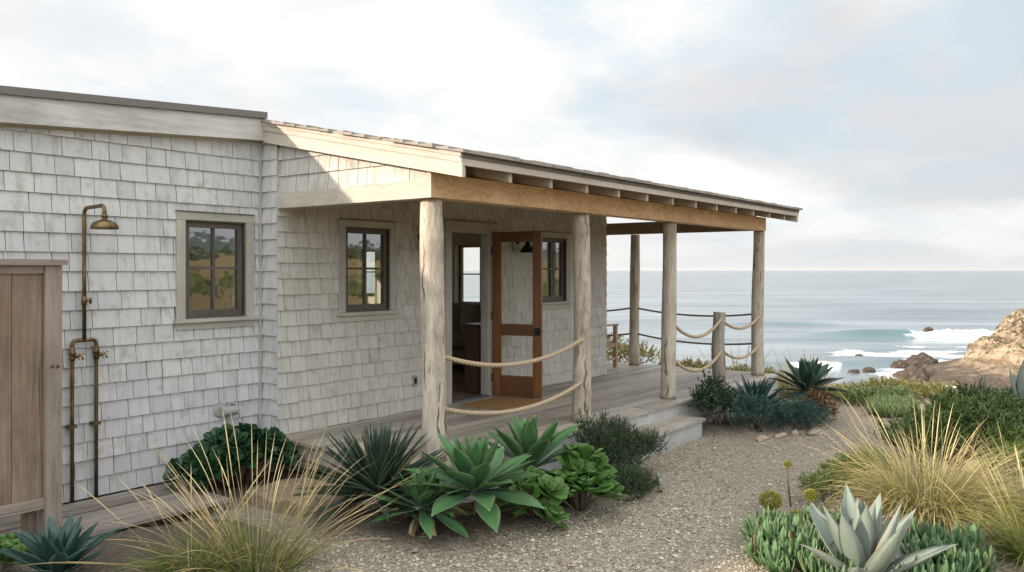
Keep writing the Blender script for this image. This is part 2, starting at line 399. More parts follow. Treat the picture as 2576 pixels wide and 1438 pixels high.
# ------------------------------------------------------------------ mesh helpers
class MB:
    def __init__(s):
        s.v, s.f, s.uv, s.n, s.at = [], [], [], 0, []

    def add(s, v, f, uv=None):
        v = np.asarray(v, float).reshape(-1, 3)
        for fa in (f if isinstance(f, list) and len(f) and isinstance(f[0], np.ndarray) else [np.asarray(f, int)]):
            s.f.append(fa + s.n)
        s.v.append(v)
        s.uv.append(np.zeros((len(v), 2)) if uv is None else np.asarray(uv, float))
        s.n += len(v)

    def hexa(s, p):
        """8 corners: 0-3 bottom ring, 4-7 top ring"""
        s.add(p, [[0, 3, 2, 1], [4, 5, 6, 7], [0, 1, 5, 4], [1, 2, 6, 5], [2, 3, 7, 6], [3, 0, 4, 7]])

    def box(s, x0, x1, y0, y1, z0, z1):
        s.hexa([(x0, y0, z0), (x1, y0, z0), (x1, y1, z0), (x0, y1, z0), (x0, y0, z1), (x1, y0, z1), (x1, y1, z1), (x0, y1, z1)])

    def fbox(s, fr, u0, u1, n0, n1, z0, z1):
        """box in a wall frame: along the wall, out of the wall, up"""
        s.hexa([fr(u0, n1, z0), fr(u1, n1, z0), fr(u1, n0, z0), fr(u0, n0, z0), fr(u0, n1, z1), fr(u1, n1, z1), fr(u1, n0, z1), fr(u0, n0, z1)])

    def extrude(s, poly, axis, a, b):
        """polygon of two coordinates pulled along an axis; for 'X' the poly is (y, z), for 'Y' (x, z), for 'Z' (x, y)"""
        n = len(poly)
        f = {'X': lambda p, t: (t, p[0], p[1]), 'Y': lambda p, t: (p[0], t, p[1]), 'Z': lambda p, t: (p[0], p[1], t)}[axis]
        v = [f(p, a) for p in poly] + [f(p, b) for p in poly]
        base = s.n
        s.add(v, [[i, (i + 1) % n, n + (i + 1) % n, n + i] for i in range(n)])
        if n == 4:
            s.f.append(np.array([[3, 2, 1, 0], [4, 5, 6, 7]]) + base)
        else:
            for i in range(1, n - 1):
                s.f.append(np.array([[0, i + 1, i], [n, n + i, n + i + 1]]) + base)

    def tube(s, pts, rad, sides=12, cap=True, prof=None):
        """round (or profiled) tube through points; rad may vary"""
        P = np.asarray(pts, float)
        n = len(P)
        rad = np.full(n, rad) if np.isscalar(rad) else np.asarray(rad, float)
        T = np.gradient(P, axis=0)
        T /= np.linalg.norm(T, axis=1)[:, None] + 1e-12
        a = np.array((0, 0, 1.)) if abs(T[0][2]) < .9 else np.array((1., 0, 0))
        rings = []
        N = np.cross(T[0], a)
        N /= np.linalg.norm(N)
        th = np.linspace(0, 2 * PI, sides, endpoint=False)
        for i in range(n):
            N = N - T[i] * N.dot(T[i])
            N /= np.linalg.norm(N)
            B = np.cross(T[i], N)
            rr = rad[i] if prof is None else rad[i] * prof(i, th)
            rings.append(P[i] + np.outer(np.cos(th) * rr, N) + np.outer(np.sin(th) * rr, B))
        v = np.concatenate(rings)
        i = np.arange(n - 1)[:, None] * sides
        j = np.arange(sides)[None, :]
        jn = (j + 1) % sides
        q = np.stack([i + j, i + jn, i + sides + jn, i + sides + j], -1).reshape(-1, 4)
        uv = np.stack([np.tile(np.arange(sides) / sides, n), np.repeat(np.linspace(0, 1, n), sides)], 1)
        fs = [q]
        if cap:
            v = np.concatenate([v, P[:1], P[-1:]])
            uv = np.concatenate([uv, [[.5, 0], [.5, 1]]])
            b, t = n * sides, n * sides + 1
            jj = np.arange(sides)
            fs.append(np.stack([np.full(sides, b), (jj + 1) % sides, jj], 1))
            e = (n - 1) * sides
            fs.append(np.stack([np.full(sides, t), e + jj, e + (jj + 1) % sides], 1))
        s.add(v, fs, uv)

    def lathe(s, prof, c=(0, 0, 0), sides=24, axis=(0, 0, 1)):
        ax = np.asarray(axis, float)
        ax /= np.linalg.norm(ax)
        pts = [np.asarray(c) + ax * z for r, z in prof]
        P = np.asarray(pts)
        a = np.array((0, 0, 1.)) if abs(ax[2]) < .9 else np.array((1., 0, 0))
        N = np.cross(ax, a)
        N /= np.linalg.norm(N)
        B = np.cross(ax, N)
        th = np.linspace(0, 2 * PI, sides, endpoint=False)
        v = np.concatenate([P[i] + max(prof[i][0], 1e-4) * (np.outer(np.cos(th), N) + np.outer(np.sin(th), B)) for i in range(len(prof))])
        n = len(prof)
        i = np.arange(n - 1)[:, None] * sides
        j = np.arange(sides)[None, :]
        jn = (j + 1) % sides
        s.add(v, [np.stack([i + j, i + jn, i + sides + jn, i + sides + j], -1).reshape(-1, 4)])

    def build(s, name, mat, parent=None, smooth=False, origin=None, world=False):
        """parent given: vertices are in world space unless world is False and the parent sits at the local origin"""
        v = np.concatenate(s.v)
        uv = np.concatenate(s.uv)
        if origin is None:
            origin = np.array(parent['_o']) if parent is not None and '_o' in parent else (np.array((v[:, 0].mean(), v[:, 1].mean(), v[:, 2].min())) if parent is None else np.zeros(3))
        origin = np.asarray(origin, float)
        me = bpy.data.meshes.new(name)
        v = v - origin
        tot = np.concatenate([np.full(len(f), f.shape[1]) for f in s.f])
        idx = np.concatenate([f.ravel() for f in s.f])
        me.vertices.add(len(v))
        me.vertices.foreach_set('co', v.ravel())
        me.loops.add(len(idx))
        me.loops.foreach_set('vertex_index', idx)
        me.polygons.add(len(tot))
        st = np.zeros(len(tot), int)
        st[1:] = np.cumsum(tot)[:-1]
        me.polygons.foreach_set('loop_start', st)
        me.polygons.foreach_set('loop_total', tot)
        me.polygons.foreach_set('use_smooth', np.full(len(tot), bool(smooth)))
        ul = me.uv_layers.new(name='UVMap')
        ul.data.foreach_set('uv', uv[idx].ravel())
        me.update(calc_edges=True)
        me.validate()
        me.materials.append(M[mat] if isinstance(mat, str) else mat)
        o = bpy.data.objects.new(name, me)
        COL.objects.link(o)
        if parent is not None:
            o.parent = parent
            o['_o'] = list(origin)
            po = np.array(parent['_o']) if '_o' in parent else np.zeros(3)
            o.location = origin - po
        else:
            o.location = origin
            o['_o'] = list(origin)
        return o


def tag(o, label, cat, group=None, kind=None):
    o['label'] = label
    o['category'] = cat
    if group:
        o['group'] = group
    if kind:
        o['kind'] = kind
    return o


def thing(name, label, cat, loc=(0, 0, 0), group=None):
    o = bpy.data.objects.new(name, None)
    COL.objects.link(o)
    o.location = loc
    o.empty_display_size = .1
    o['_o'] = list(loc)
    return tag(o, label, cat, group)


def copy_thing(root, loc, rotz, scale, label, group=None):
    r = root.copy()
    COL.objects.link(r)
    r.location = loc
    r.rotation_euler = (0, 0, rotz)
    r.scale = (scale,) * 3 if np.isscalar(scale) else scale
    r['label'] = label
    if group:
        r['group'] = group
    for ch in root.children:
        c = ch.copy()
        COL.objects.link(c)
        c.parent = r
        for g in ch.children:
            gg = g.copy()
            COL.objects.link(gg)
            gg.parent = c
    return r


def fbm(P, seed=0, octs=5, rough=.5):
    """cheap value noise for vertex displacement"""
    P = np.asarray(P, float)
    out = np.zeros(len(P))
    amp, tot = 1., 0.
    rs = np.random.RandomState(seed)
    for _ in range(octs):
        tab = rs.rand(4096)
        q = P + rs.rand(3) * 50
        i = np.floor(q).astype(int)
        f = q - i
        f = f * f * (3 - 2 * f)
        acc = 0
        for a in (0, 1):
            for b in (0, 1):
                for c in (0, 1):
                    h = ((i[:, 0] + a) * 73856093 ^ (i[:, 1] + b) * 19349663 ^ (i[:, 2] + c) * 83492791) & 4095
                    wgt = (f[:, 0] if a else 1 - f[:, 0]) * (f[:, 1] if b else 1 - f[:, 1]) * (f[:, 2] if c else 1 - f[:, 2])
                    acc = acc + tab[h] * wgt
        out += amp * (acc - .5)
        tot += amp
        amp *= rough
        P = P * 2.03
    return out / tot


def sstep(a, b, x):
    t = np.clip((x - a) / (b - a), 0, 1)
    return t * t * (3 - 2 * t)


# ------------------------------------------------------------------ ground: one sheet of gravel, beds, cliff edge, meadow and hills
def axis_grid(lo, hi, step, far_lo, far_hi, grow=1.22):
    a = list(np.arange(lo, hi + 1e-6, step))
    s_, x = step, a[-1]
    while x < far_hi:
        s_ *= grow
        x += s_
        a.append(x)
    s_, x = step, a[0]
    pre = []
    while x > far_lo:
        s_ *= grow
        x -= s_
        pre.append(x)
    return np.array(pre[::-1] + a)


# planted beds: x, y, radius x, radius y
BEDS = [(4.75, 4.32, .62, .52), (5.5, 4.0, .62, .45), (6.6, 4.0, .7, .42), (4.5, 4.8, .4, .5), (4.55, 6.3, .7, .45), (2.9, 5.3, .9, .7),
        (9.95, 4.12, .75, .36), (10.9, 3.75, .6, .34), (6.2, 1.35, .6, .5), (7.3, 1.5, .9, .6), (8.6, 1.3, 1.2, .5), (10.3, 1.4, 1.6, .6)]


def bed_mask(X, Y):
    m = np.zeros_like(X)
    wob = .13 * np.sin(X * 3.1 + Y * 2.3) + .08 * np.sin(X * 7.3 - Y * 5.1)
    for bx, by, rx, ry in BEDS:
        q = np.sqrt(((X - bx) / rx) ** 2 + ((Y - by) / ry) ** 2) + wob
        m = np.maximum(m, 1 - sstep(.82, 1.12, q))
    return m


def ground_h(X, Y, fine=True):
    d1 = 15.6 + 1.0 * np.sin(Y * .35) + .5 * np.sin(Y * .9 + 1) - X
    d2 = -13 - Y + 2 * np.sin(X * .12)
    d = np.maximum(d1, d2)
    h = -14 * sstep(1.2, -8, d)
    h = h + bed_mask(X, Y) * .07
    if fine:
        P = np.stack([X.ravel() * 1.1, Y.ravel() * 1.1, np.zeros(X.size)], 1)
        h = h + (fbm(P, 3, 5, .6) * .10).reshape(X.shape) * sstep(60, 20, np.hypot(X, Y))
    south = sstep(-18, -220, Y)
    P = np.stack([X.ravel() * .02, Y.ravel() * .02, np.zeros(X.size)], 1)
    roll = fbm(P, 9, 4).reshape(X.shape)
    h = h + south * (5.5 + 7 * roll) * (d > 2)
    P = np.stack([X.ravel() * .0016, Y.ravel() * .0016, np.zeros(X.size)], 1)
    mt = fbm(P, 21, 5).reshape(X.shape)
    h = h + sstep(-600, -1500, Y) * (58 + 60 * mt) * sstep(4, 60, d)
    return h, d


gx = axis_grid(1.5, 16.5, .085, -2500, 3200)
gy = axis_grid(-.5, 7.2, .085, -2600, 900)
X, Y = np.meshgrid(gx, gy, indexing='ij')
Hh, dd = ground_h(X, Y)
keep_flat = (X > 1.0) & (X < 12.6) & (Y > 4.6) & (Y < 12.5)
mb = MB()
nx, ny = len(gx), len(gy)
i = np.arange(nx - 1)[:, None] * ny
j = np.arange(ny - 1)[None, :]
mb.add(np.stack([X.ravel(), Y.ravel(), Hh.ravel()], 1), np.stack([i + j, i + ny + j, i + ny + j + 1, i + j + 1], -1).reshape(-1, 4))

gm, k = new_mat('ground_surface')
at = k.n('Attribute', attribute_name='zone').outputs['Color']
zs = k.n('SeparateColor', {0: at})
c = k.n('TexCoord').outputs['Object']
vor = k.n('TexVoronoi', {'Vector': c, 'Scale': 85., 'Randomness': 1.})
vor2 = k.n('TexVoronoi', {'Vector': c, 'Scale': 34., 'Randomness': 1.})
vs = k.n('SeparateColor', {0: vor.outputs['Color']})
vs2 = k.n('SeparateColor', {0: vor2.outputs['Color']})
blot = k.noise(c, 1.6, 6, .65)
grit = k.noise(c, 45, 5, .7)
stone = k.ramp(k.m('ADD', k.m('MULTIPLY', vs.outputs[0], .6), k.m('MULTIPLY', vs2.outputs[0], .4)), [(.15, (.12, .10, .07)), (.45, (.36, .31, .225)), (.85, (.62, .545, .42))])
fines = k.ramp(grit, [(.3, (.26, .22, .165)), (.7, (.48, .42, .33))])
gv = k.mix(k.n('MapRange', {0: blot, 1: .42, 2: .62}).outputs[0], stone, k.mix(.5, stone, fines))
sand = k.ramp(grit, [(.3, (.42, .315, .215)), (.7, (.62, .49, .35))])
soil = k.ramp(grit, [(.3, (.03, .022, .014)), (.7, (.12, .085, .055))])
mead = k.ramp(k.noise(c, .35, 9, .8), [(.38, (.07, .065, .015)), (.48, (.26, .175, .055)), (.66, (.40, .265, .095))])
hill = k.ramp(k.noise(c, .004, 6, .6), [(.35, (.05, .075, .06)), (.65, (.09, .11, .085))])
sy = k.n('SeparateXYZ', {0: c}).outputs[1]
mead = k.mix(k.n('MapRange', {0: sy, 1: -420., 2: -700.}).outputs[0], mead, hill)
worn = k.noise(c, .9, 5, .6)
gv = k.mix(k.n('MapRange', {0: worn, 1: .42, 2: .60, 3: 0., 4: .45}).outputs[0], gv, fines)
col = k.mix(zs.outputs[1], gv, sand)
col = k.mix(zs.outputs[0], col, soil)
col = k.mix(zs.outputs[2], col, mead)
hgt = k.m('ADD', k.m('SUBTRACT', 1., vor.outputs['Distance']), k.m('MULTIPLY', k.m('SUBTRACT', 1., vor2.outputs['Distance']), 1.3))
finish(k, col, .95, k.m('ADD', hgt, grit), .022, 1.)
ground = mb.build('ground', gm, smooth=True, origin=(0, 0, 0))
ground['kind'] = 'structure'
ground['label'] = 'pale brown gravel path with dark planted beds beside the house'
sandm = np.maximum.reduce([
    sstep(1.0, .35, np.hypot((X - 5.2) / 1.0, (Y - 1.75) / .75)),
    sstep(1.1, .7, np.hypot((X - 13.2) / 2.2, (Y - 2.9) / .62)),
    sstep(11.9, 13.2, X)])
P = np.stack([X.ravel() * 3, Y.ravel() * 3, np.zeros(X.size)], 1)
sandm = np.clip(sandm * (1 + 1.2 * fbm(P, 5, 4).reshape(X.shape)), 0, 1)
zone = np.stack([np.clip(bed_mask(X, Y) * .75, 0, 1), sandm, np.maximum(sstep(-6, -14, Y), sstep(-4, -9, X)), np.ones_like(X)], -1)
ca = ground.data.color_attributes.new('zone', 'FLOAT_COLOR', 'POINT')
ca.data.foreach_set('color', zone.reshape(-1))


def gh(x, y):
    return float(ground_h(np.array([[x]]), np.array([[y]]))[0][0, 0])


# loose stones lying on the path: countless, one object
rs = np.random.RandomState(4)
NP = 34000
px = rs.uniform(2.4, 12.5, NP * 3)
py = rs.uniform(.9, 5.2, NP * 3)
lat = px * .607 - py * .794
fwd = px * .794 + py * .607
kp = (np.abs(lat / fwd) < .66) & (fwd > 4.6) & (rs.rand(NP * 3) < np.clip((8.5 - fwd) / 3.2, .12, 1)) & ~((py > 4.5) & (px > 4.9))
kp &= bed_mask(px, py) < .4
px, py = px[kp][:NP], py[kp][:NP]
n = len(px)
pz = ground_h(px[:, None], py[:, None])[0][:, 0]
size = .0042 + .009 * rs.rand(n) ** 2 + .016 * (rs.rand(n) > .994)
base = np.array([[1, 0, 0], [0, 1, 0], [-1, 0, 0], [0, -1, 0], [0, 0, .75], [0, 0, -.75], ], float)
tri = np.array([[0, 1, 4], [1, 2, 4], [2, 3, 4], [3, 0, 4], [1, 0, 5], [2, 1, 5], [3, 2, 5], [0, 3, 5]])
an = rs.rand(n) * 2 * PI
V = base[None] * size[:, None, None] * rs.uniform(.6, 1.3, (n, 6, 1))
V[:, :, 0] *= rs.uniform(.8, 1.5, (n, 1))
ca_, sa_ = np.cos(an)[:, None], np.sin(an)[:, None]
V = np.stack([V[:, :, 0] * ca_ - V[:, :, 1] * sa_, V[:, :, 0] * sa_ + V[:, :, 1] * ca_, V[:, :, 2]], -1)
V += np.stack([px, py, pz + size * .3], 1)[:, None, :]
mb = MB()
mb.add(V.reshape(-1, 3), (tri[None] + np.arange(n)[:, None, None] * 6).reshape(-1, 3))
pm, k = new_mat('pebbles')
rnd = k.n('NewGeometry').outputs['Random Per Island']
finish(k, k.ramp(rnd, [(.0, (.15, .125, .095)), (.4, (.33, .29, .22)), (.8, (.46, .415, .33)), (1., (.56, .51, .42))]), .9)
gr = mb.build('gravel', pm, origin=(0, 0, 0))
gr['kind'] = 'stuff'
gr['label'] = 'loose pale stones scattered over the gravel path'

# ------------------------------------------------------------------ sea, with breaking waves; the local frame looks out along FW
SEA = -10.0
HAZE = 2.2e-5
la = axis_grid(0, 112, .75, -52000, 52000, 1.16)
da = axis_grid(62, 190, .6, 6, 60000, 1.10)
L, D = np.meshgrid(la, da, indexing='ij')
P2 = np.stack([L.ravel() * .03, D.ravel() * .11, np.zeros(L.size)], 1)
n1 = fbm(P2, 31, 5, .55).reshape(L.shape)
P2 = np.stack([L.ravel() * .16, D.ravel() * .3, np.ones(L.size)], 1)
n2 = fbm(P2, 33, 4, .6).reshape(L.shape)
near = sstep(900, 200, D)
Z = np.full(L.shape, SEA) + (n1 * .55 + n2 * .22) * near
foam = np.zeros(L.shape)
turq = np.zeros(L.shape)


def wave(Dc, l0, l1, hgt, br0, br1, skew=0., back=3.5, face=1.4, foam_amt=1., taper=10):
    """a swell crest near distance Dc between l0 and l1; broken white between br0 and br1"""
    global Z, foam, turq
    crest = Dc + skew * (L - (l0 + l1) / 2) + 2.2 * fbm(np.stack([L.ravel() * .05, L.ravel() * 0, L.ravel() * 0], 1), int(Dc), 3).reshape(L.shape)
    env = sstep(l0 - taper, l0 + taper * .6, L) * sstep(l1 + taper, l1 - taper * .3, L)
    t = D - crest
    prof = np.where(t > 0, np.exp(-(t / back) ** 2), np.exp(-(t / face) ** 2))
    broken = sstep(br0 - 1.2, br0 + .6, L) * sstep(br1 + 2.5, br1 - 1, L)
    rag = fbm(np.stack([L.ravel() * .5, D.ravel() * .5, L.ravel() * 0], 1), int(Dc) + 7, 5, .62).reshape(L.shape)
    h = hgt * env * (1 - .22 * broken)
    Z = Z + h * prof + broken * env * prof * rag * hgt * 1.5
    f = broken * env * np.where(t > 0, np.exp(-(t / (back * .75)) ** 2), np.exp(-(t / (face * 2.6)) ** 2))
    foam = np.maximum(foam, np.clip(f * (1.2 + 2.4 * rag), 0, 1) * foam_amt)
    turq = np.maximum(turq, env * (1 - broken) * np.where(t > .2, 0, np.exp(-((t + face * .7) / (face * 1.1)) ** 2)) * (.6 if hgt > 1 else .25 * hgt))


wave(152, 58, 92, 1.5, 72.5, 96, 0, 3.6, 1.5, 1, 14)
wave(186, 50, 68, .8, 400, 401, .05, 5, 2.2)
wave(176, 84, 100, .7, 400, 401, 0, 5, 2.2)
wave(103.5, 29, 47, .8, 34.5, 39.5, .05, 2.2, 1.0, .8, 4)
wave(108, 44, 58, .6, 51, 60, -.1, 2.0, 1.0, .7, 5)
wave(114, 34, 50, .35, 400, 401, .1, 3, 1.5)


def foam_patch(l, d_, rl, rd, amt, seed):
    global foam
    q = np.hypot((L - l) / rl, (D - d_) / rd)
    rag = fbm(np.stack([L.ravel() * .22, D.ravel() * .34, L.ravel() * 0], 1), seed, 6, .62).reshape(L.shape)
    foam = np.maximum(foam, np.clip((sstep(1.15, .2, q) * .8 + rag * 2.2 - .14) * amt * sstep(1.3, .7, q), 0, 1))


foam_patch(55, 121, 19, 10, .85, 51)
foam_patch(66, 132, 14, 6, .5, 52)
foam_patch(47, 98, 9, 8, .75, 53)
foam_patch(43.5, 87, 6, 6, 1., 54)
foam_patch(80, 148, 16, 6, .8, 56)
foam_patch(40, 82, 7, 4, .7, 59)
wx = L * RT.x + D * FW.x
wy = L * RT.y + D * FW.y
mb = MB()
nl, nd_ = len(la), len(da)
i = np.arange(nl - 1)[:, None] * nd_
j = np.arange(nd_ - 1)[None, :]
mb.add(np.stack([wx.ravel(), wy.ravel(), Z.ravel()], 1), np.stack([i + j, i + nd_ + j, i + nd_ + j + 1, i + j + 1], -1).reshape(-1, 4))
sm, k = new_mat('sea_water')
at = k.n('Attribute', attribute_name='surf').outputs['Color']
ss = k.n('SeparateColor', {0: at})
c = k.n('TexCoord').outputs['Object']
# turn the texture so that ripples run along the shore
cr = k.n('Mapping', {'Vector': c, 'Rotation': (0, 0, math.atan2(FW.x, FW.y))}).outputs[0]
dist = k.n('VectorMath', {0: c}, operation='LENGTH').outputs['Value']
rip = k.noise(k.vm('MULTIPLY', cr, (.16, .5, .3)).outputs[0], 1.0, 6, .6)
swell = k.noise(k.vm('MULTIPLY', cr, (.012, .06, .02)).outputs[0], 1.0, 5, .55)
h = k.m('ADD', k.m('MULTIPLY', rip, .5), k.m('MULTIPLY', swell, 2.2))
fl = k.noise(k.vm('MULTIPLY', cr, (.6, 1.1, .6)).outputs[0], 1.0, 7, .68)
ff = k.n('MapRange', {0: k.m('ADD', ss.outputs[0], k.m('MULTIPLY', k.m('SUBTRACT', fl, .5), .9)), 1: .34, 2: .62}, interpolation_type='SMOOTHSTEP').outputs[0]
ff = k.m('MULTIPLY', ff, k.n('MapRange', {0: ss.outputs[0], 1: .02, 2: .12}).outputs[0])
wc = k.ramp(swell, [(.32, (.085, .12, .14)), (.68, (.28, .325, .35))])
wc = k.mix(ss.outputs[1], wc, (.04, .125, .125))
bmp = k.n('Bump', {'Height': h, 'Distance': .8, 'Strength': .3}).outputs[0]
wat = k.n('BsdfPrincipled', {'Base Color': wc, 'Roughness': .22, 'IOR': 1.33, 'Normal': bmp})
fo = k.n('BsdfPrincipled', {'Base Color': k.mix(fl, (.68, .74, .76), (.90, .91, .91)), 'Roughness': .9})
ms = k.n('MixShader', {0: ff, 1: wat.outputs[0], 2: fo.outputs[0]})
k.n('OutputMaterial', {0: ms.outputs[0]})
sea = mb.build('sea', sm, smooth=True, origin=(0, 0, 0))
sea['kind'] = 'structure'
sea['label'] = 'pale grey ocean with a turquoise breaker and white surf'
ca = sea.data.color_attributes.new('surf', 'FLOAT_COLOR', 'POINT')
ca.data.foreach_set('color', np.stack([foam, turq, foam * 0, foam * 0 + 1], -1).reshape(-1))

# ------------------------------------------------------------------ headland across the cove
rockm, k = new_mat('cliff_rock')
c = k.n('TexCoord').outputs['Object']
g = k.n('NewGeometry')
nz = k.n('SeparateXYZ', {0: g.outputs['Normal']}).outputs[2]
pz_ = k.n('SeparateXYZ', {0: c}).outputs[2]
strat = k.noise(k.vm('MULTIPLY', c, (.12, .12, 1.1)).outputs[0], 1.3, 6, .65, .4)
rough = k.noise(c, .7, 8, .68)
pit = k.noise(c, 2.6, 5, .65)
face = k.ramp(k.m('ADD', k.m('MULTIPLY', strat, .55), k.m('MULTIPLY', rough, .5)), [(.36, (.075, .052, .034)), (.45, (.26, .19, .125)), (.55, (.50, .39, .27)), (.70, (.66, .55, .42))])
veg = k.ramp(k.noise(c, 1.3, 7, .7), [(.35, (.05, .038, .02)), (.5, (.125, .095, .045)), (.62, (.165, .135, .05)), (.75, (.26, .20, .11))])
vf = k.n('MapRange', {0: k.m('ADD', nz, k.m('MULTIPLY', k.m('SUBTRACT', rough, .5), 1.3)), 1: .62, 2: .80}, interpolation_type='SMOOTHSTEP').outputs[0]
vf = k.m('MULTIPLY', vf, k.n('MapRange', {0: pz_, 1: -9.0, 2: -7.2}).outputs[0])
col = k.mix(vf, face, veg)
wet = k.n('MapRange', {0: k.m('ADD', pz_, k.m('MULTIPLY', rough, 2.2)), 1: -6.9, 2: -8.2}, interpolation_type='SMOOTHSTEP').outputs[0]
col = k.mix(wet, col, k.ramp(pit, [(.35, (.055, .04, .027)), (.65, (.17, .125, .085))]))
finish(k, col, .92, k.m('ADD', k.m('ADD', strat, rough), k.m('MULTIPLY', pit, .6)), .6, 1.)

hl = np.arange(38, 84, .2)
hd = np.arange(78, 128, .26)
Lh, Dh = np.meshgrid(hl, hd, indexing='ij')
wob = fbm(np.stack([Dh.ravel() * .16, Lh.ravel() * .16, Lh.ravel() * 0], 1), 61, 5, .6).reshape(Lh.shape)
sd = Lh - 2.2 + wob * 4.0 - np.clip(Dh - 97, 0, 60) * .95 - np.clip(90 - Dh, 0, 30) * .15
sl = [30, 41.8, 43, 45.2, 48.3, 50.2, 51.0, 53.2, 53.8, 54.6, 56, 58, 66, 80, 100]
hh = [-3, -.6, .4, .7, 1.1, 2.0, 3.6, 4.2, 5.0, 6.1, 6.6, 6.9, 7.4, 8.0, 8.5]
Zh = np.interp(sd, sl, hh)
Zh = Zh * sstep(128, 104, Dh) - 1.2 * sstep(110, 128, Dh)
P3 = np.stack([Lh.ravel() * .35, Dh.ravel() * .35, Zh.ravel() * .5], 1)
r1 = fbm(P3, 71, 6, .62)
ridge = np.abs(fbm(P3 * .55, 74, 5, .6))
amp = np.clip(Zh.ravel() / 4, .15, 1)
ridge2 = np.abs(fbm(P3 * 2.2 + 5, 75, 6, .68))
strat_ = np.sin((Zh.ravel() + fbm(P3 * .3, 76, 3) * 3) * 5.5) * .13
zz_ = SEA + Zh.ravel() + (r1 * 1.9 - ridge * 3.0 - ridge2 * 2.6 + strat_ + .6) * amp
lj = Lh.ravel() + (fbm(P3 * 1.3, 72, 6, .65) * 3.0 + strat_ * 1.5) * amp
dj = Dh.ravel() + fbm(P3 * 1.3, 73, 5, .6) * 2.4 * amp
mb = MB()
a_, b_ = Lh.shape
i = np.arange(a_ - 1)[:, None] * b_
j = np.arange(b_ - 1)[None, :]
mb.add(np.stack([lj * RT.x + dj * FW.x, lj * RT.y + dj * FW.y, zz_], 1), np.stack([i + j, i + b_ + j, i + b_ + j + 1, i + j + 1], -1).reshape(-1, 4))
head = mb.build('headland', rockm, smooth=False, origin=(0, 0, 0))
head['kind'] = 'structure'
head['label'] = 'tan sandstone headland with scrubby brown slopes above the surf'


def rock(name, loc, r, label, seed, mat='rock', group=None, flat=.55):
    bm_v, bm_f = ico(3)
    nrm = bm_v
    q = nrm * 1.7 + seed * 3.1
    dsp = 1 + fbm(q, seed, 5, .65) * .9 - np.abs(fbm(q * 1.6, seed + 1, 4)) * .9 + .15
    v = nrm * dsp[:, None] * np.array(r)[None]
    v[:, 2] = np.maximum(v[:, 2], -r[2] * .45)
    mb = MB()
    mb.add(v + np.array(loc), bm_f)
    o = mb.build(name, mat, smooth=True, origin=loc)
    tag(o, label, 'rock', group)
    return o


def ico(sub):
    t = (1 + 5 ** .5) / 2
    v = [np.array(p, float) / math.hypot(1, t) for p in [(-1, t, 0), (1, t, 0), (-1, -t, 0), (1, -t, 0), (0, -1, t), (0, 1, t), (0, -1, -t), (0, 1, -t), (t, 0, -1), (t, 0, 1), (-t, 0, -1), (-t, 0, 1)]]
    f = [(0, 11, 5), (0, 5, 1), (0, 1, 7), (0, 7, 10), (0, 10, 11), (1, 5, 9), (5, 11, 4), (11, 10, 2), (10, 7, 6), (7, 1, 8), (3, 9, 4), (3, 4, 2), (3, 2, 6), (3, 6, 8), (3, 8, 9), (4, 9, 5), (2, 4, 11), (6, 2, 10), (8, 6, 7), (9, 8, 1)]
    for _ in range(sub):
        mid, nf = {}, []

        def mp(a, b):
            kk = (min(a, b), max(a, b))
            if kk not in mid:
                p = v[a] + v[b]
                v.append(p / np.linalg.norm(p))
                mid[kk] = len(v) - 1
            return mid[kk]
        for a, b, c_ in f:
            x, y, z = mp(a, b), mp(b, c_), mp(c_, a)
            nf += [(a, x, z), (b, y, x), (c_, z, y), (x, y, z)]
        f = nf
    return np.array(v), np.array(f)


M['rock'], k = new_mat('wet_rock')
c = k.n('TexCoord').outputs['Object']
rn = k.noise(c, 1.6, 7, .68)
finish(k, k.ramp(rn, [(.35, (.022, .017, .012)), (.52, (.075, .056, .038)), (.72, (.19, .145, .10))]), .8, rn, .25, .9)
M['rock_pale'], k = new_mat('pale_rock')
c = k.n('TexCoord').outputs['Object']
rn = k.noise(c, 22, 6, .65)
finish(k, k.ramp(rn, [(.3, (.22, .17, .12)), (.7, (.46, .37, .27))]), .9, rn, .01, .8)


def sea_at(l, d_):
    return (l * RT.x + d_ * FW.x, l * RT.y + d_ * FW.y, SEA)


rock('rock', sea_at(47.6, 103), (1.0, .8, 1.0), 'round dark rock in the surf off the tip of the headland', 3)
rock('rock', sea_at(51.8, 106), (2.5, 1.8, 1.3), 'broad dark rock shelf in the surf joined to the headland', 5)
rock('rock', sea_at(44.8, 92.5), (1.5, 1.2, 1.5), 'dark boulder at the near foot of the headland', 8)
rock('rock', sea_at(83.5, 168), (1.1, .8, .7), 'small black rock standing in the sea beyond the white breaker', 11)
rock('rock', sea_at(42.6, 100), (.9, .7, .5), 'low rock awash in white foam before the dark boulder', 13)
rock('rock', sea_at(40.4, 99), (.7, .6, .35), 'lowest rock awash, farthest out in the cove', 14)
rock('rock', sea_at(48, 116), (.9, .6, .5), 'little dark rock alone in the wide foam patch', 15)

def new_scrub():
    m, k = new_mat('scrub_foliage')
    finish(k, k.ramp(k.noise(k.n('TexCoord').outputs['Object'], 2.2, 7, .75), [(.35, (.025, .04, .01)), (.55, (.085, .10, .022)), (.7, (.20, .165, .05))]), .9)
    return m


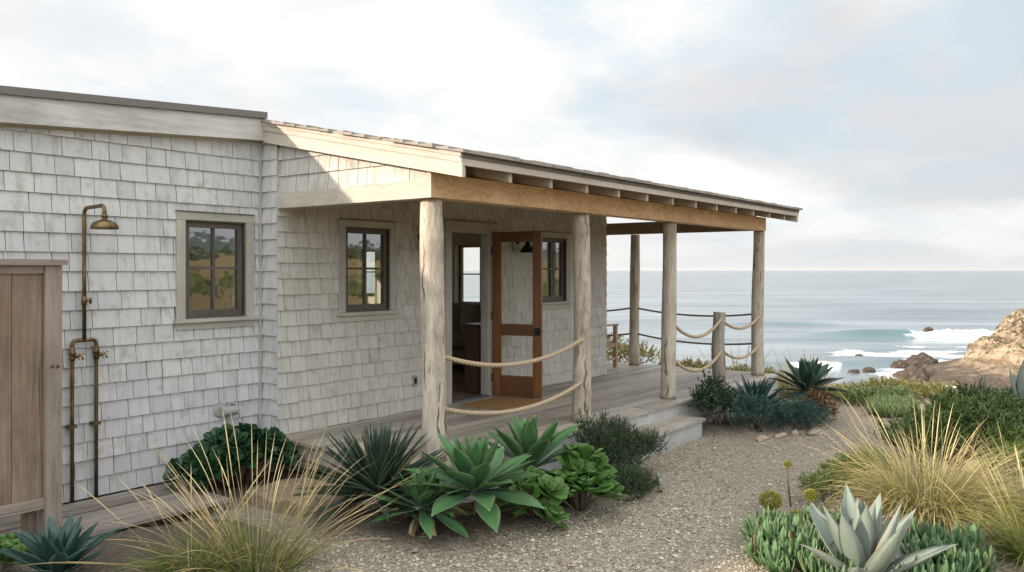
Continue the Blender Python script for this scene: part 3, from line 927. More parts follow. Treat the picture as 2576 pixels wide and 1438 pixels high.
# far-off wood on the land side and two meadow bushes, mirrored in the window panes
mb = MB()
bv, bf = ico(2)
rs = np.random.RandomState(12)
for q in range(260):
    x = rs.uniform(20, 420)
    y = rs.uniform(-330, -285)
    z = float(ground_h(np.array([[x]]), np.array([[y]]), False)[0][0, 0])
    r = rs.uniform(3, 6.5)
    vv = bv * (1 + fbm(bv * 2 + q, q, 4)[:, None] * .8) * np.array((r, r, r * .8))
    mb.add(vv + np.array((x, y, z + r * .4)), bf)
wm, k = new_mat('wood_foliage')
finish(k, k.ramp(k.noise(k.n('TexCoord').outputs['Object'], .5, 6, .7), [(.3, (.018, .032, .014)), (.7, (.05, .075, .03))]), .9)
ms_ = MB()
for q in range(46):
    x, y = rs.uniform(14, 75), rs.uniform(-62, -16)
    z = float(ground_h(np.array([[x]]), np.array([[y]]), False)[0][0, 0])
    r = rs.uniform(.5, 1.5)
    vv = bv * (1 + fbm(bv * 2.5 + q, q, 4)[:, None] * 1.1) * np.array((r * 1.3, r * 1.3, r * .8))
    ms_.add(vv + np.array((x, y, z + r * .2)), bf)
wo2 = ms_.build('meadow_scrub', new_scrub(), origin=(30, -40, 0))
wo2['kind'] = 'stuff'
wo2['label'] = 'low green bushes dotting the golden meadow, mirrored in the windows'
wo = mb.build('woods', wm, origin=(200, -300, 0))
wo['kind'] = 'stuff'
wo['label'] = 'dark line of trees beyond the golden meadow, mirrored in the windows'

# sea air: thin even haze, the sky lies outside it
hm = bpy.data.materials.new('sea_air')
hm.use_nodes = True
k = NT(hm.node_tree)
pv = k.n('VolumePrincipled', {'Color': (.93, .95, .97), 'Density': HAZE, 'Anisotropy': .2})
k.n('OutputMaterial', {1: pv.outputs[0]})
mb = MB()
mb.box(-70000, 70000, -70000, 70000, -26, 180)
hz_ = mb.build('haze', hm, origin=(0, 0, 0))
hz_['kind'] = 'stuff'
hz_['label'] = 'pale sea haze softening the horizon'


# ------------------------------------------------------------------ house
house = thing('beach_house', 'grey shingled beach house with log post porch and open orange wood door', 'house', (4.98, 6.63, 0))
ZF = .38                                    # porch floor level
YA, YB, XA, XE = 6.86, 6.63, 4.98, 11.02    # wall planes, inner corner, seaward end
rng = random.Random(7)


def frame(O, U, N):
    O, U, N = Vector(O), Vector(U), Vector(N)
    return lambda u, n, z: tuple(O + U * u + N * n + Vector((0, 0, z)))


FA = frame((0, YA, 0), (1, 0, 0), (0, -1, 0))       # shower wall, u = X
FB = frame((0, YB, 0), (1, 0, 0), (0, -1, 0))       # porch wall
FR = frame((XE, 0, 0), (0, 1, 0), (1, 0, 0))        # seaward end, u = Y
FL = frame((XA, 0, 0), (0, -1, 0), (-1, 0, 0))      # return and gable face, u = -Y


def rect_cut(rects, h):
    out = []
    for (a, b, c, d_) in rects:
        if h[0] >= b or h[1] <= a or h[2] >= d_ or h[3] <= c:
            out.append((a, b, c, d_))
            continue
        if c < h[2]:
            out.append((a, b, c, h[2]))
        if h[3] < d_:
            out.append((a, b, h[3], d_))
        lo, hi = max(c, h[2]), min(d_, h[3])
        if a < h[0]:
            out.append((a, h[0], lo, hi))
        if h[1] < b:
            out.append((h[1], b, lo, hi))
    return out


def shingles(mb, fr, u0, u1, z0, z1, holes=(), top=None, expo=.152, wmin=.085, wmax=.235, jit=.0):
    z = z0
    while z < z1 - .01:
        zt = min(z + expo, z1)
        u = u0 - rng.uniform(0, wmax * .7)
        while u < u1:
            wd = rng.triangular(wmin, wmax, (wmin + wmax) / 2)
            a, b = max(u, u0), min(u + wd, u1)
            u += wd
            if b - a < .012:
                continue
            gap = rng.uniform(.004, .0075)
            dz = rng.uniform(-jit, jit)
            rects = [(a + gap / 2, b - gap / 2, z + dz, zt + .012)]
            for h in holes:
                rects = rect_cut(rects, h)
            tb = rng.uniform(.019, .0245)
            sk = rng.uniform(-.0015, .0015)
            for (ra, rb, rc, rd) in rects:
                if rb - ra < .006 or rd - rc < .006:
                    continue
                ta = tb_ = rd
                if top:
                    ta, tb_ = min(rd, top(ra)), min(rd, top(rb))
                    if ta <= rc + .004 and tb_ <= rc + .004:
                        continue
                    ta, tb_ = max(ta, rc + .001), max(tb_, rc + .001)

                def nn(zv):
                    return .004 + (tb - .004) * max(0, min(1, (z + expo - zv) / expo))
                p = [fr(ra, 0, rc), fr(rb, 0, rc), fr(rb, nn(rc) + sk, rc), fr(ra, nn(rc) - sk, rc),
                     fr(ra, 0, ta), fr(rb, 0, tb_), fr(rb, nn(tb_) + sk, tb_), fr(ra, nn(ta) - sk, ta)]
                mb.add(p, [[3, 2, 6, 7], [0, 1, 2, 3], [0, 3, 7, 4], [2, 1, 5, 6], [7, 6, 5, 4]])
        z += expo


def core(mb, fr, u0, u1, z0, z1, holes, t=.18):
    us = sorted({u0, u1, *[h[0] for h in holes], *[h[1] for h in holes]})
    for a, b in zip(us[:-1], us[1:]):
        segs = [(z0, z1)]
        for h in holes:
            if h[0] <= a + 1e-6 and h[1] >= b - 1e-6:
                ns = []
                for c, d_ in segs:
                    if h[2] > c:
                        ns.append((c, min(d_, h[2])))
                    if h[3] < d_:
                        ns.append((max(c, h[3]), d_))
                segs = [s_ for s_ in ns if s_[1] - s_[0] > .001]
        for c, d_ in segs:
            mb.fbox(fr, a, b, -t, 0, c, d_)


SZ0, SZ1 = 1.54, 2.388                         # sash sill and head, all porch and shower-wall windows
WA = (4.17, 4.77, SZ0, SZ1)
WB1 = (5.83, 6.44, SZ0, SZ1)
WB2 = (9.29, 9.90, SZ0, SZ1)
DR = (7.46, 8.20, ZF, 2.44)
WR1 = (8.60, 9.52, 1.37, 2.39)
WR2 = (11.50, 11.98, 1.48, 2.35)
WFILL = (6.2, 9.6, 1.2, 2.5)  # unseen back window, added to bring daylight into the room

hole = lambda h, m=.0: (h[0] - m, h[1] + m, h[2] - m, h[3] + m)
# wall bodies
mb = MB()
core(mb, FA, -6, XA, .0, 2.72, [WA])
mb.extrude([(-6, 2.72), (XA, 2.72), (XA, 3.40), (-6, 2.70)], 'Y', YA + .001, YA + .18)
wa = mb.build('wall', 'plaster', house)
mb = MB()
core(mb, FB, XA + .2, XE, .36, 3.1, [WB1, WB2, DR], .10)
wb = mb.build('wall', 'plaster', house)
mb = MB()
core(mb, FR, YB + .18, 12.3, .0, 3.3, [WR1, WR2])
we = mb.build('wall', 'plaster', house)
mb = MB()
FN = frame((0, 12.48, 0), (1, 0, 0), (0, 1, 0))
core(mb, FN, -6, XE, 0, 3.3, [WFILL])
mb.box(-6.18, -6, YA, 12.48, 0, 2.7)
mb.box(XA, XA + .199, YB + .001, YA + .2, .0, 3.1)
mb.box(XA + .02, XA + .2, YA + .2, 12.299, .3, 3.0)
mb.extrude([(4.70, 2.70), (YB, 2.70), (YB, 3.2)], 'X', XA + .03, XA + .13)       # gable infill over the side beam
mb.build('wall', 'plaster', house)

# tar paper showing in the joints
def underlay(parent, fr, u0, u1, z0, z1, holes):
    mb = MB()
    core(mb, lambda u, n, z: fr(u, .0005 if n < -.01 else .0025, z), u0, u1, z0, z1, holes)
    mb.build('underlay', 'underlay', parent)


underlay(wa, FA, -6, XA - .02, .1, 2.72, [WA])
underlay(wb, FB, XA + .02, XE, .38, 3.08, [WB1, WB2, DR])
underlay(we, FR, YB + .02, 12.3, .3, 3.28, [WR1, WR2])
# shingle cladding
mb = MB()
shingles(mb, FA, -6, XA - .02, .12, 3.3, [(WA[0] - .1, WA[1] + .1, SZ0 - .11, SZ1 + .085)], top=lambda u: 3.18 + (u - XA) * .066 - .0, wmin=.095, wmax=.26)
mb.build('shingle_cladding', 'shingle', wa)
mb = MB()
shingles(mb, FB, XA, XE + .016, ZF + .005, 3.1, [(WB1[0] - .1, WB1[1] + .1, SZ0 - .11, SZ1 + .085), (WB2[0] - .1, WB2[1] + .1, SZ0 - .11, SZ1 + .085), (DR[0] - .11, DR[1] + .11, 0, DR[3] + .1)], expo=.149, jit=.004, wmax=.215)
mb.build('shingle_cladding', 'shingle_porch', wb)
mb = MB()
shingles(mb, FL, -YA, -YB + .016, .12, 3.3, expo=.152)
mb.build('shingle_cladding', 'shingle', house)
mb = MB()
FG = frame((XA + .03, 0, 0), (0, -1, 0), (-1, 0, 0))
shingles(mb, FG, -YB + .0, -4.64, 2.688, 3.3, top=lambda u: 2.80 + .2 * (-u - 4.24), expo=.155, wmin=.1, wmax=.2)
mb.build('shingle_cladding', 'shingle_porch', house)
mb = MB()
shingles(mb, FR, YB - .01, 12.3, ZF - .2, 3.25, [(WR1[0] - .1, WR1[1] + .1, WR1[2] - .1, WR1[3] + .1), (WR2[0] - .1, WR2[1] + .1, WR2[2] - .1, WR2[3] + .1)])
mb.build('shingle_cladding', 'shingle_porch', we)
mb = MB()
mb.box(XA - .048, XA - .022, YA - .03, YA, .12, 3.16)
mb.build('corner_batten', 'trim_z', house)


def window(fr, h, cols=2, rows=2, parent=house, trim=True, glass='glass', sash='sash'):
    """sash with muntins and panes; the casing is flat boards with a lead drip cap and a sill"""
    a, b, c, d_ = h
    fz = MB()
    sw = .048
    fz.fbox(fr, a, b, -.06, -.01, c, c + sw + .012)
    fz.fbox(fr, a, b, -.06, -.01, d_ - sw, d_)
    fz.fbox(fr, a, a + sw, -.06, -.01, c + sw + .012, d_ - sw)
    fz.fbox(fr, b - sw, b, -.06, -.01, c + sw + .012, d_ - sw)
    mt = .022
    ia, ib, ic, id_ = a + sw, b - sw, c + sw + .012, d_ - sw
    if cols > 1:
        for q in range(1, cols):
            x = ia + (ib - ia) * q / cols
            fz.fbox(fr, x - mt / 2, x + mt / 2, -.055, -.018, ic, id_)
    for q in range(1, rows):
        z = ic + (id_ - ic) * q / rows
        fz.fbox(fr, ia, ib, -.053, -.020, z - mt / 2, z + mt / 2)
    # outer frame lining the opening
    t = .014
    fz.fbox(fr, a - t + .001, a, -.08, .018, c - t, d_ + t)
    fz.fbox(fr, b, b + t - .001, -.08, .018, c - t, d_ + t)
    fz.fbox(fr, a, b, -.08, .018, c - t, c)
    fz.fbox(fr, a, b, -.08, .018, d_, d_ + t)
    wn = fz.build('window', sash, parent)
    g_ = MB()
    g_.add([fr(ia, -.037, ic), fr(ib, -.037, ic), fr(ib, -.037, id_), fr(ia, -.037, id_)], [[0, 1, 2, 3]])
    g_.build('pane', glass, wn)
    if trim:
        tw = .1
        t_ = MB()
        t_.fbox(fr, a - tw, a - t, .0, .03, c - t, d_ + t)
        t_.build('casing', 'trim_z', wn)
        t_ = MB()
        t_.fbox(fr, b + t, b + tw, .0, .03, c - t, d_ + t)
        t_.build('casing', 'trim_z', wn)
        t_ = MB()
        t_.fbox(fr, a - tw, b + tw, .0, .033, d_ + t + .001, d_ + .085)
        t_.build('casing', 'trim', wn)
        t_ = MB()
        t_.fbox(fr, a - tw - .025, b + tw + .025, .0, .062, c - t - .034, c - t - .001)
        t_.build('sill', 'trim', wn)
        t_ = MB()
        t_.fbox(fr, a - tw, b + tw, .0, .028, c - t - .096, c - t - .035)
        t_.build('apron', 'trim', wn)
        t_ = MB()
        t_.fbox(fr, a - tw - .004, b + tw + .004, .0, .045, d_ + .086, d_ + .094)
        t_.build('drip_cap', 'flash', wn)
    return wn


window(FA, WA)
window(FB, WB1)
window(FB, WB2)
window(FR, WR1, glass='glass_clear', sash='trim_z')
window(FR, WR2, cols=1, glass='glass_clear')
window(FN, WFILL, cols=5, rows=2, glass='glass_clear')  # added opening, out of view, lights the interior

# door casing, jamb, threshold
mb = MB()
a, b, c, d_ = DR
mb.fbox(FB, a - .11, a, .0, .032, ZF, d_)
dc = mb.build('door_casing', 'trim_z', house)
for u0, u1, n0, n1, nm in ((b, b + .11, .0, .032, 'casing'), (a, a + .025, -.11, -.001, 'jamb'), (b - .025, b, -.115, -.001, 'jamb')):
    mb = MB()
    mb.fbox(FB, u0, u1, n0, n1, ZF, d_)
    mb.build(nm, 'trim_z', dc)
mb = MB()
mb.fbox(FB, a - .11, b + .11, .0, .036, d_ + .001, d_ + .10)
mb.build('head_board', 'trim', dc)
mb = MB()
mb.fbox(FB, a + .025, b - .025, -.11, -.001, d_ - .03, d_)
mb.build('head_jamb', 'trim', dc)
mb = MB()
mb.fbox(FB, a - .115, b + .115, .0, .046, d_ + .101, d_ + .109)
mb.build('drip_cap', 'flash', dc)
mb = MB()
mb.fbox(FB, a + .025, b - .025, -.10, .03, ZF + .001, ZF + .022)
mb.build('threshold', 'flash', dc)

# open glazed door, hinged on the far jamb, swung out over the porch
hx, hy = 8.225, YB - .045
fx, fy = 8.372, 5.94
DL = math.hypot(fx - hx, fy - hy)
FD = frame((hx, hy, 0), ((fx - hx) / DL, (fy - hy) / DL, 0), ((fy - hy) / DL, -(fx - hx) / DL, 0))
z0, z1 = ZF + .012, 2.432
mb = MB()
mb.fbox(FD, 0, .10, -.021, .021, z0, z1)
mb.fbox(FD, DL - .105, DL, -.021, .021, z0, z1)
door = mb.build('door', 'door', house)
mb = MB()
for a, b in ((z0, z0 + .25), (1.165, 1.285), (z1 - .115, z1)):
    mb = MB()
    mb.fbox(FD, .10, DL - .105, -.019, .019, a, b)
    mb.build('rail', 'door_x', door)
mb = MB()
for a, b in ((z0 + .25, 1.165), (1.285, z1 - .115)):
    for (u0, u1, c0, c1) in ((.10, .113, a, b), (DL - .118, DL - .105, a, b), (.113, DL - .118, a, a + .013), (.113, DL - .118, b - .013, b)):
        mb.fbox(FD, u0, u1, -.012, .012, c0, c1)
mb.build('glazing_bead', 'door', door)
mb = MB()
for a, b in ((z0 + .263, 1.152), (1.298, z1 - .128)):
    mb.add([FD(.113, 0, a), FD(DL - .118, 0, a), FD(DL - .118, 0, b), FD(.113, 0, b)], [[0, 1, 2, 3]])
mb.build('pane', 'glass_clear', door)
for sgn in (1, -1):
    mb = MB()
    u = DL - .05
    mb.fbox(FD, u - .035, u + .035, sgn * .021 if sgn > 0 else -.026, .026 if sgn > 0 else -.021, 1.16, 1.26)
    mb.lathe([(.0, 0), (.012, .0), (.011, .025), (.026, .035), (.03, .05), (.022, .062), (0, .064)], FD(u, .026 * sgn, 1.215), 16, tuple(Vector(FD(0, sgn, 0)) - Vector(FD(0, 0, 0))))
    mb.build('door_knob', 'dark', door, smooth=False)
mb = MB()
for z in (.62, 1.4, 2.2):
    mb = MB()
    mb.tube([FD(-.006, .02, z - .05), FD(-.006, .02, z), FD(-.006, .02, z + .05)], .009, 8)
    mb.build('hinge', 'dark', door)

# roof: porch slope, flat part behind, fascia boards
SL = .2


def zr(y, zb=2.862):
    return zb + SL * (y - 4.24)


mb = MB()
mb.extrude([(4.27, zr(4.27, 2.80)), (6.78, zr(6.78, 2.80)), (6.78, zr(6.78)), (4.27, zr(4.27))], 'X', 4.95, 12.64)
roof = mb.build('roof', 'soffit', house)
mb = MB()
# battens of the boarding seen from below
y = 4.28
while y < 6.6:
    y2 = y + .135
    mb.extrude([(y, zr(y, 2.791)), (y2, zr(y2, 2.791)), (y2, zr(y2, 2.799)), (y, zr(y, 2.799))], 'X', 4.97, 12.62)
    y = y2 + .006
mb.build('roof_boarding', 'soffit', roof)
mb = MB()
y, row = 4.20, 0
while y < 6.85:
    x = 4.895 - rng.uniform(0, .05)
    while x < 12.69:
        wd = rng.uniform(.1, .24)
        x2 = min(x + wd - .005, 12.70)
        t0 = .028 + rng.uniform(-.004, .007)
        yb = y - rng.uniform(0, .014)
        yt = y + .17
        p = [(x, yb, zr(yb, 2.865)), (x2, yb, zr(yb, 2.865)), (x2, yt, zr(yt, 2.865)), (x, yt, zr(yt, 2.865)),
             (x, yb, zr(yb, 2.865) + t0), (x2, yb, zr(yb, 2.865) + t0), (x2, yt, zr(yt, 2.865) + .006), (x, yt, zr(yt, 2.865) + .006)]
        mb.hexa(p)
        x += wd
    y += .155
mb.build('roof_shingles', 'roof_shingle', roof)
mb = MB()
mb.box(4.95, 12.6, 6.785, 12.5, 3.30, 3.40)
mb.extrude([(-6.3, 2.66), (4.94, 3.402), (4.94, 3.462), (-6.3, 2.72)], 'Y', 6.715, 12.6)
mb.build('roof_membrane', 'roofing', roof)
mb = MB()
fas = [(-6.2, 3.195 + (-6.2 - 4.97) * .0645), (4.97, 3.195), (4.97, 3.402), (-6.2, 3.402 + (-6.2 - 4.97) * .0655)]
mb.extrude(fas, 'Y', 6.745, 6.79)
mb.build('fascia', 'fascia', house)
mb = MB()
mb.extrude([(-6.2, 3.21 + (-6.2 - 4.97) * .0645), (4.965, 3.21), (4.965, 3.30), (-6.2, 3.30 + (-6.2 - 4.97) * .0655)], 'Y', 6.791, 6.858)
mb.build('soffit', 'trim', house)
# eave: grey roof edge strip over a pale board
mb = MB()
mb.box(4.905, 12.68, 4.235, 4.262, 2.822, 2.868)
mb.build('drip_edge', 'roofing', roof)
mb = MB()
mb.box(4.915, 12.67, 4.243, 4.27, 2.766, 2.820)
mb.build('fascia', 'rake', house)
# rake boards on both ends: thin edge, middle trim, broad board
for xs, inner in ((4.90, 1), (12.665, -1)):
    for (lo, hi, off, name) in ((2.832, 2.866, 0., 'rake_edge'), (2.785, 2.830, .008, 'rake_trim'), (2.672, 2.783, .018, 'rake_board')):
        mb = MB()
        xa = xs + off * inner
        xb = xs + .05 * inner
        ye = 6.75 if inner > 0 else 6.8
        mb.extrude([(4.246, zr(4.246, lo)), (ye, zr(ye, lo)), (ye, zr(ye, hi)), (4.246, zr(4.246, hi))], 'X', min(xa, xb), max(xa, xb))
        mb.build(name, 'rake', house)
# rafters with their tails under the eave
for q in range(13):
    x = 5.58 + .6 * (q - 0) if q else 5.0
    x = 4.985 + .6 * q
    if x > 12.6:
        break
    mb = MB()
    mb.extrude([(4.285, zr(4.285, 2.678)), (6.60, zr(6.60, 2.678)), (6.60, zr(6.60, 2.79)), (4.285, zr(4.285, 2.79))], 'X', x - .0225, x + .0225)
    mb.build('rafter', 'rafter', house)
# beams
mb = MB()
mb.box(XA, 12.36, 4.63, 4.80, 2.545, 2.742)
bo = mb.build('porch_beam', 'cedar', house)
bo['label'] = 'honey coloured cedar beam along the porch front'
mb = MB()
mb.box(XA - .004, XA + .13, 4.801, YB - .0, 2.54, 2.686)
mb.build('porch_beam', 'beam_side', house)
mb = MB()
mb.box(XA - .004, XA - .001, 4.626, 4.801, 2.54, 2.744)
mb.build('beam_end', 'beam_side', house)
mb = MB()
mb.box(XA + .14, 12.205, 4.72, 4.75, 2.743, zr(4.72, 2.789))
mb.build('blocking', 'soffit', house)
mb = MB()
mb.box(12.21, 12.35, 4.801, 9.6, 2.55, 2.74)
mb.build('porch_beam', 'soffit', house)


def post(x, y, z0, z1, r, seed, knots_, lean=0):
    rs = np.random.RandomState(seed)
    nz = 40
    t = np.linspace(0, 1, nz)
    px_ = x + .012 * np.sin(t * 5 + seed) * (1 - .2 * t) + lean * t
    py_ = y + .012 * np.cos(t * 4 + seed * 2)
    pts = np.stack([px_, py_, z0 + (z1 - z0) * t], 1)
    rad = r * (1.05 - .12 * t + .03 * np.sin(t * 9 + seed * 1.7))

    def prof(i, th):
        bump = np.zeros_like(th)
        for kt, ka, kr in knots_:
            dth = np.angle(np.exp(1j * (th - ka)))
            bump += kr * np.exp(-((t[i] - kt) / .05) ** 2 - (dth / .55) ** 2)
        return 1 + .018 * np.sin(3 * th + seed + t[i] * 3) + .012 * np.sin(7 * th + t[i] * 8) + bump
    mb = MB()
    mb.tube(pts, rad, 28, True, prof)
    return mb


POST_Y = 4.76
# knots: height, bearing, size
post(5.137, POST_Y, ZF, 2.545, .1, 1, [(.86, 3.6, .10), (.7, 4.6, .12), (.35, 5.6, .06)]).build('porch_post', 'post', house, smooth=True)
post(7.43, POST_Y, ZF, 2.545, .092, 4, [(.86, 5.7, .25), (.9, 2.6, .14), (.66, 5.0, .08)]).build('porch_post', 'post', house, smooth=True)
post(9.43, POST_Y, ZF, 2.545, .09, 6, [(.93, 2.6, .16), (.72, 2.7, .10), (.5, 5.8, .08)]).build('porch_post', 'post', house, smooth=True)
post(12.38, POST_Y, ZF, 2.55, .09, 9, [(.8, 5.8, .10), (.62, 5.6, .08)]).build('porch_post', 'post', house, smooth=True)
post(12.47, 6.93, ZF, 2.55, .083, 12, [(.86, 2.7, .10)]).build('porch_post', 'post', house, smooth=True)
post(12.42, 9.3, ZF, 2.55, .083, 13, []).build('porch_post', 'post', house, smooth=True)

# room inside
mb = MB()
y = YB + .105
while y < 12.2:
    mb.box(XA + .21, XE - .19, y, y + .118, ZF - .06, ZF - .002)
    y += .121
mb.build('floor', 'floor', house)
mb = MB()
mb.box(XA + .2, XE - .18, YB + .101, 12.3, 2.86, 2.9)
mb.build('ceiling', 'plaster', house)

# ------------------------------------------------------------------ deck and step
deck = thing('porch_deck', 'grey weathered plank deck wrapping the house under the porch', 'deck', (8.6, 5.5, 0))
mb = MB()
y = 4.52
kb = 0
while y < YB - .03:
    y2 = min(y + .135, YB - .02)
    x = 4.93
    cuts = sorted(rng.uniform(5.4, 12.3) for _ in range(2))
    xs = [4.93] + [c_ for c_ in cuts] + [12.68]
    for a, b in zip(xs[:-1], xs[1:]):
        if b - a > .3:
            zt = ZF - .0015 + rng.uniform(-.002, .001)
            mb.box(a + .0015, b - .0015, y, y2, ZF - .032, zt)
    y += .143
mb.build('boards', 'deck', deck)
mb = MB()
y = YB + .01
while y < 10.2:
    mb.box(XE + .02, 12.68, y, y + .138, ZF - .032, ZF - .002 + rng.uniform(-.002, .001))
    y += .143
mb.build('boards', 'deck', deck)
mb = MB()
mb.box(4.96, 12.65, 4.545, 4.585, -.1, ZF - .033)
mb.build('skirt_board', 'deck_side', deck)
mb = MB()
mb.box(12.61, 12.648, 4.586, 10.2, -.1, ZF - .033)
mb.build('skirt_board', 'deck_side', deck)
mb = MB()
mb.box(4.965, 5.0, 4.586, YB - .02, .14, ZF - .033)
mb.build('skirt_board', 'deck', deck)
mb = MB()
for xx in (5.06, 5.75):
    for yy in (4.9, 5.7, 6.4):
        mb = MB()
        mb.box(xx, xx + .09, yy, yy + .09, -.1, ZF - .033)
        mb.build('pier', 'deck_side', deck)
mb = MB()
mb.box(7.4, 9.20, 4.215, 4.255, -.1, .188)
step = thing('step', 'wide grey plank step in front of the porch deck', 'step', (8.3, 4.36, 0))
mb.build('riser', 'deck_side', step)
mb = MB()
mb.box(9.165, 9.205, 4.256, 4.543, -.1, .188)
mb.build('side_panel', 'deck_side', step)
mb = MB()
for a, b in ((4.185, 4.36), (4.365, 4.543)):
    mb = MB()
    mb.box(7.38, 9.235, a, b, .189, .222)
    mb.build('tread', 'deck', step)

# short rope post
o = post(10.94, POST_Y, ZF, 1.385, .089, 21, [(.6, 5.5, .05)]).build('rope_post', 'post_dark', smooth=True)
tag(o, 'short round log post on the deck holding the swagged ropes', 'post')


# ------------------------------------------------------------------ ropes
def rope(p, q, sag, label, group, r=.0215, pitch=.15, mat='rope'):
    p, q = np.array(p), np.array(q)
    ln = np.linalg.norm(q - p)
    n = int(ln / .012)
    t = np.linspace(0, 1, n)
    pts = p + (q - p) * t[:, None]
    pts[:, 2] -= sag * 4 * t * (1 - t)
    mb = MB()
    mb.tube(pts, r, 18, True, lambda i, th: .66 + .36 * np.abs(np.cos(1.5 * (th - 2 * PI * t[i] * ln / pitch))) ** .7)
    th = np.arange(18) / 18 * 2 * PI
    ph = np.abs(np.cos(1.5 * (th[None] - 2 * PI * t[:, None] * ln / pitch)))
    mb.uv[0][:n * 18, 0] = ph.ravel()
    o = mb.build('rope', mat, smooth=True)
    tag(o, label, 'rope', group)
    return o


gf = 'ropes swagged along the porch front'
gs = 'ropes along the seaward side of the porch'
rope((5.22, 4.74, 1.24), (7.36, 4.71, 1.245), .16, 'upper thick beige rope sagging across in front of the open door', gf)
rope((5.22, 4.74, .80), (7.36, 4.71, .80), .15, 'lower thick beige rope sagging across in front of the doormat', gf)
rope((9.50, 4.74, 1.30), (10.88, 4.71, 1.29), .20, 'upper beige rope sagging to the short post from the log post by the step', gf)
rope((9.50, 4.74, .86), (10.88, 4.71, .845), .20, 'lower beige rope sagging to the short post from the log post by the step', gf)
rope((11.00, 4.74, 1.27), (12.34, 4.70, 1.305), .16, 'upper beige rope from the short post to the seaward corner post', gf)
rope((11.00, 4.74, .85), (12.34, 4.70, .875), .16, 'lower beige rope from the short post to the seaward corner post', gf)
rope((12.40, 4.83, 1.30), (12.46, 6.86, 1.33), .07, 'upper dark rope strung from the corner post to the rear post', gs, .0155, .12, 'rope_shaded')
rope((12.40, 4.83, .85), (12.46, 6.86, .90), .07, 'lower dark rope strung from the corner post to the rear post', gs, .0155, .12, 'rope_shaded')
rope((12.46, 7.0, 1.33), (12.42, 9.25, 1.33), .09, 'upper dark rope running behind the house from the rear post', gs, .0155, .12, 'rope_shaded')
rope((12.46, 7.0, .90), (12.42, 9.25, .90), .09, 'lower dark rope running above the bench from the rear post', gs, .0155, .12, 'rope_shaded')

# ------------------------------------------------------------------ doormat, bench, lamps, small fittings
mb = MB()
mb.box(7.42, 8.28, 5.80, 6.44, ZF + .001, ZF + .018)
tag(mb.build('doormat', 'mat'), 'orange brown coir doormat on the deck before the open door', 'doormat')

bench = thing('bench', 'small brown wooden bench against the seaward end of the house', 'bench', (11.62, 7.5, ZF))
for (lx, ly, lh) in ((11.98, 7.02, .68), (11.98, 8.32, .68), (11.40, 7.02, .86), (11.40, 8.32, .86)):
    mb = MB()
    mb.box(lx - .028, lx + .028, ly - .028, ly + .028, ZF, ZF + lh)
    mb.build('leg', 'bench', bench)
for ly in (7.02, 8.32):
    mb = MB()
    mb.box(11.36, 12.03, ly - .035, ly + .035, ZF + .681, ZF + .706)
    mb.build('armrest', 'bench', bench)
mb = MB()
for q in range(5):
    mb.box(11.44 + q * .115, 11.44 + q * .115 + .1, 7.05, 8.29, ZF + .405, ZF + .43)
mb.box(11.43, 11.952, 7.0, 7.045, ZF + .33, ZF + .404)
mb.box(11.43, 11.952, 8.295, 8.34, ZF + .33, ZF + .404)
mb.build('seat', 'bench', bench)
mb = MB()
mb.box(11.39, 11.415, 7.05, 8.29, ZF + .8, ZF + .86)
for q in range(8):
    mb.box(11.392, 11.412, 7.15 + q * .15, 7.2 + q * .15, ZF + .43, ZF + .8)
mb.build('backrest', 'bench', bench)
mb = MB()
for ly in (7.02, 8.32):
    mb = MB()
    mb.box(11.43, 11.952, ly - .018, ly + .018, ZF + .12, ZF + .165)
    mb.build('stretcher', 'bench', bench)


def lamp(x, z, label):
    t = thing('wall_lamp', label, 'lamp', (x, YB, z), 'barn lamps on the porch wall')
    y0 = YB - .02
    mb = MB()
    mb.box(x - .07, x + .07, y0 - .02, y0 + .02, z - .1, z + .14)
    mb.build('mounting_block', 'trim_z', t)
    mb = MB()
    mb.lathe([(0, .0), (.055, 0), (.055, .012), (.03, .025), (.0, .026)], (x, y0 - .02, z + .05), 20, (0, -1, 0))
    mb.tube([(x, y0 - .03, z + .05), (x, y0 - .09, z + .055), (x, y0 - .15, z + .06), (x, y0 - .185, z + .045), (x, y0 - .19, z + .01)], .009, 10)
    mb.build('arm', 'dark', t, smooth=False)
    mb = MB()
    mb.lathe([(.012, .035), (.03, .03), (.032, -.015), (.05, -.03), (.105, -.11), (.108, -.118), (.1, -.116), (.045, -.03), (.02, -.01)], (x, y0 - .19, z), 28)
    mb.build('lamp_shade', 'dark', t, smooth=True)
    return t


lamp(8.73, 2.30, 'black barn lamp on the wall seen through the glass of the open door')
lamp(6.925, 2.28, 'black barn lamp on the wall mostly hidden behind the corner log post')

mb = MB()
mb.box(6.805, 6.875, YB - .032, YB - .012, .66, .775)
so = mb.build('wall_socket', 'plate')
tag(so, 'small grey weatherproof socket low on the porch wall', 'socket')
mb = MB()
mb.box(6.823, 6.857, YB - .038, YB - .0325, .685, .75)
mb.build('cover', 'dark', so)

# ribbed glazed vent low on the shower wall
ve = thing('wall_vent', 'small ribbed white ceramic vent spout low on the shower wall', 'vent', (4.55, YA, .66))
mb = MB()
mb.lathe([(0, 0), (.055, 0), (.058, .008), (.05, .016), (0, .017)], (4.50, YA - .02, .665), 20, (0, -1, 0))
mb.build('flange', 'enamel', ve)
mb = MB()
pr = [(.0, -.075)]
for q in range(13):
    x_ = -.075 + q * .0125
    pr += [(.042, x_), (.046, x_ + .003), (.042, x_ + .006)]
pr += [(.0, .085)]
mb.lathe(pr, (4.565, YA - .075, .66), 20, (1, 0, 0))
mb.build('ribbed_body', 'enamel', ve)
mb = MB()
mb.tube([(4.63, YA - .02, .69), (4.635, YA - .05, .695), (4.64, YA - .075, .68)], .02, 10)
mb.build('elbow', 'brass', ve, smooth=True)

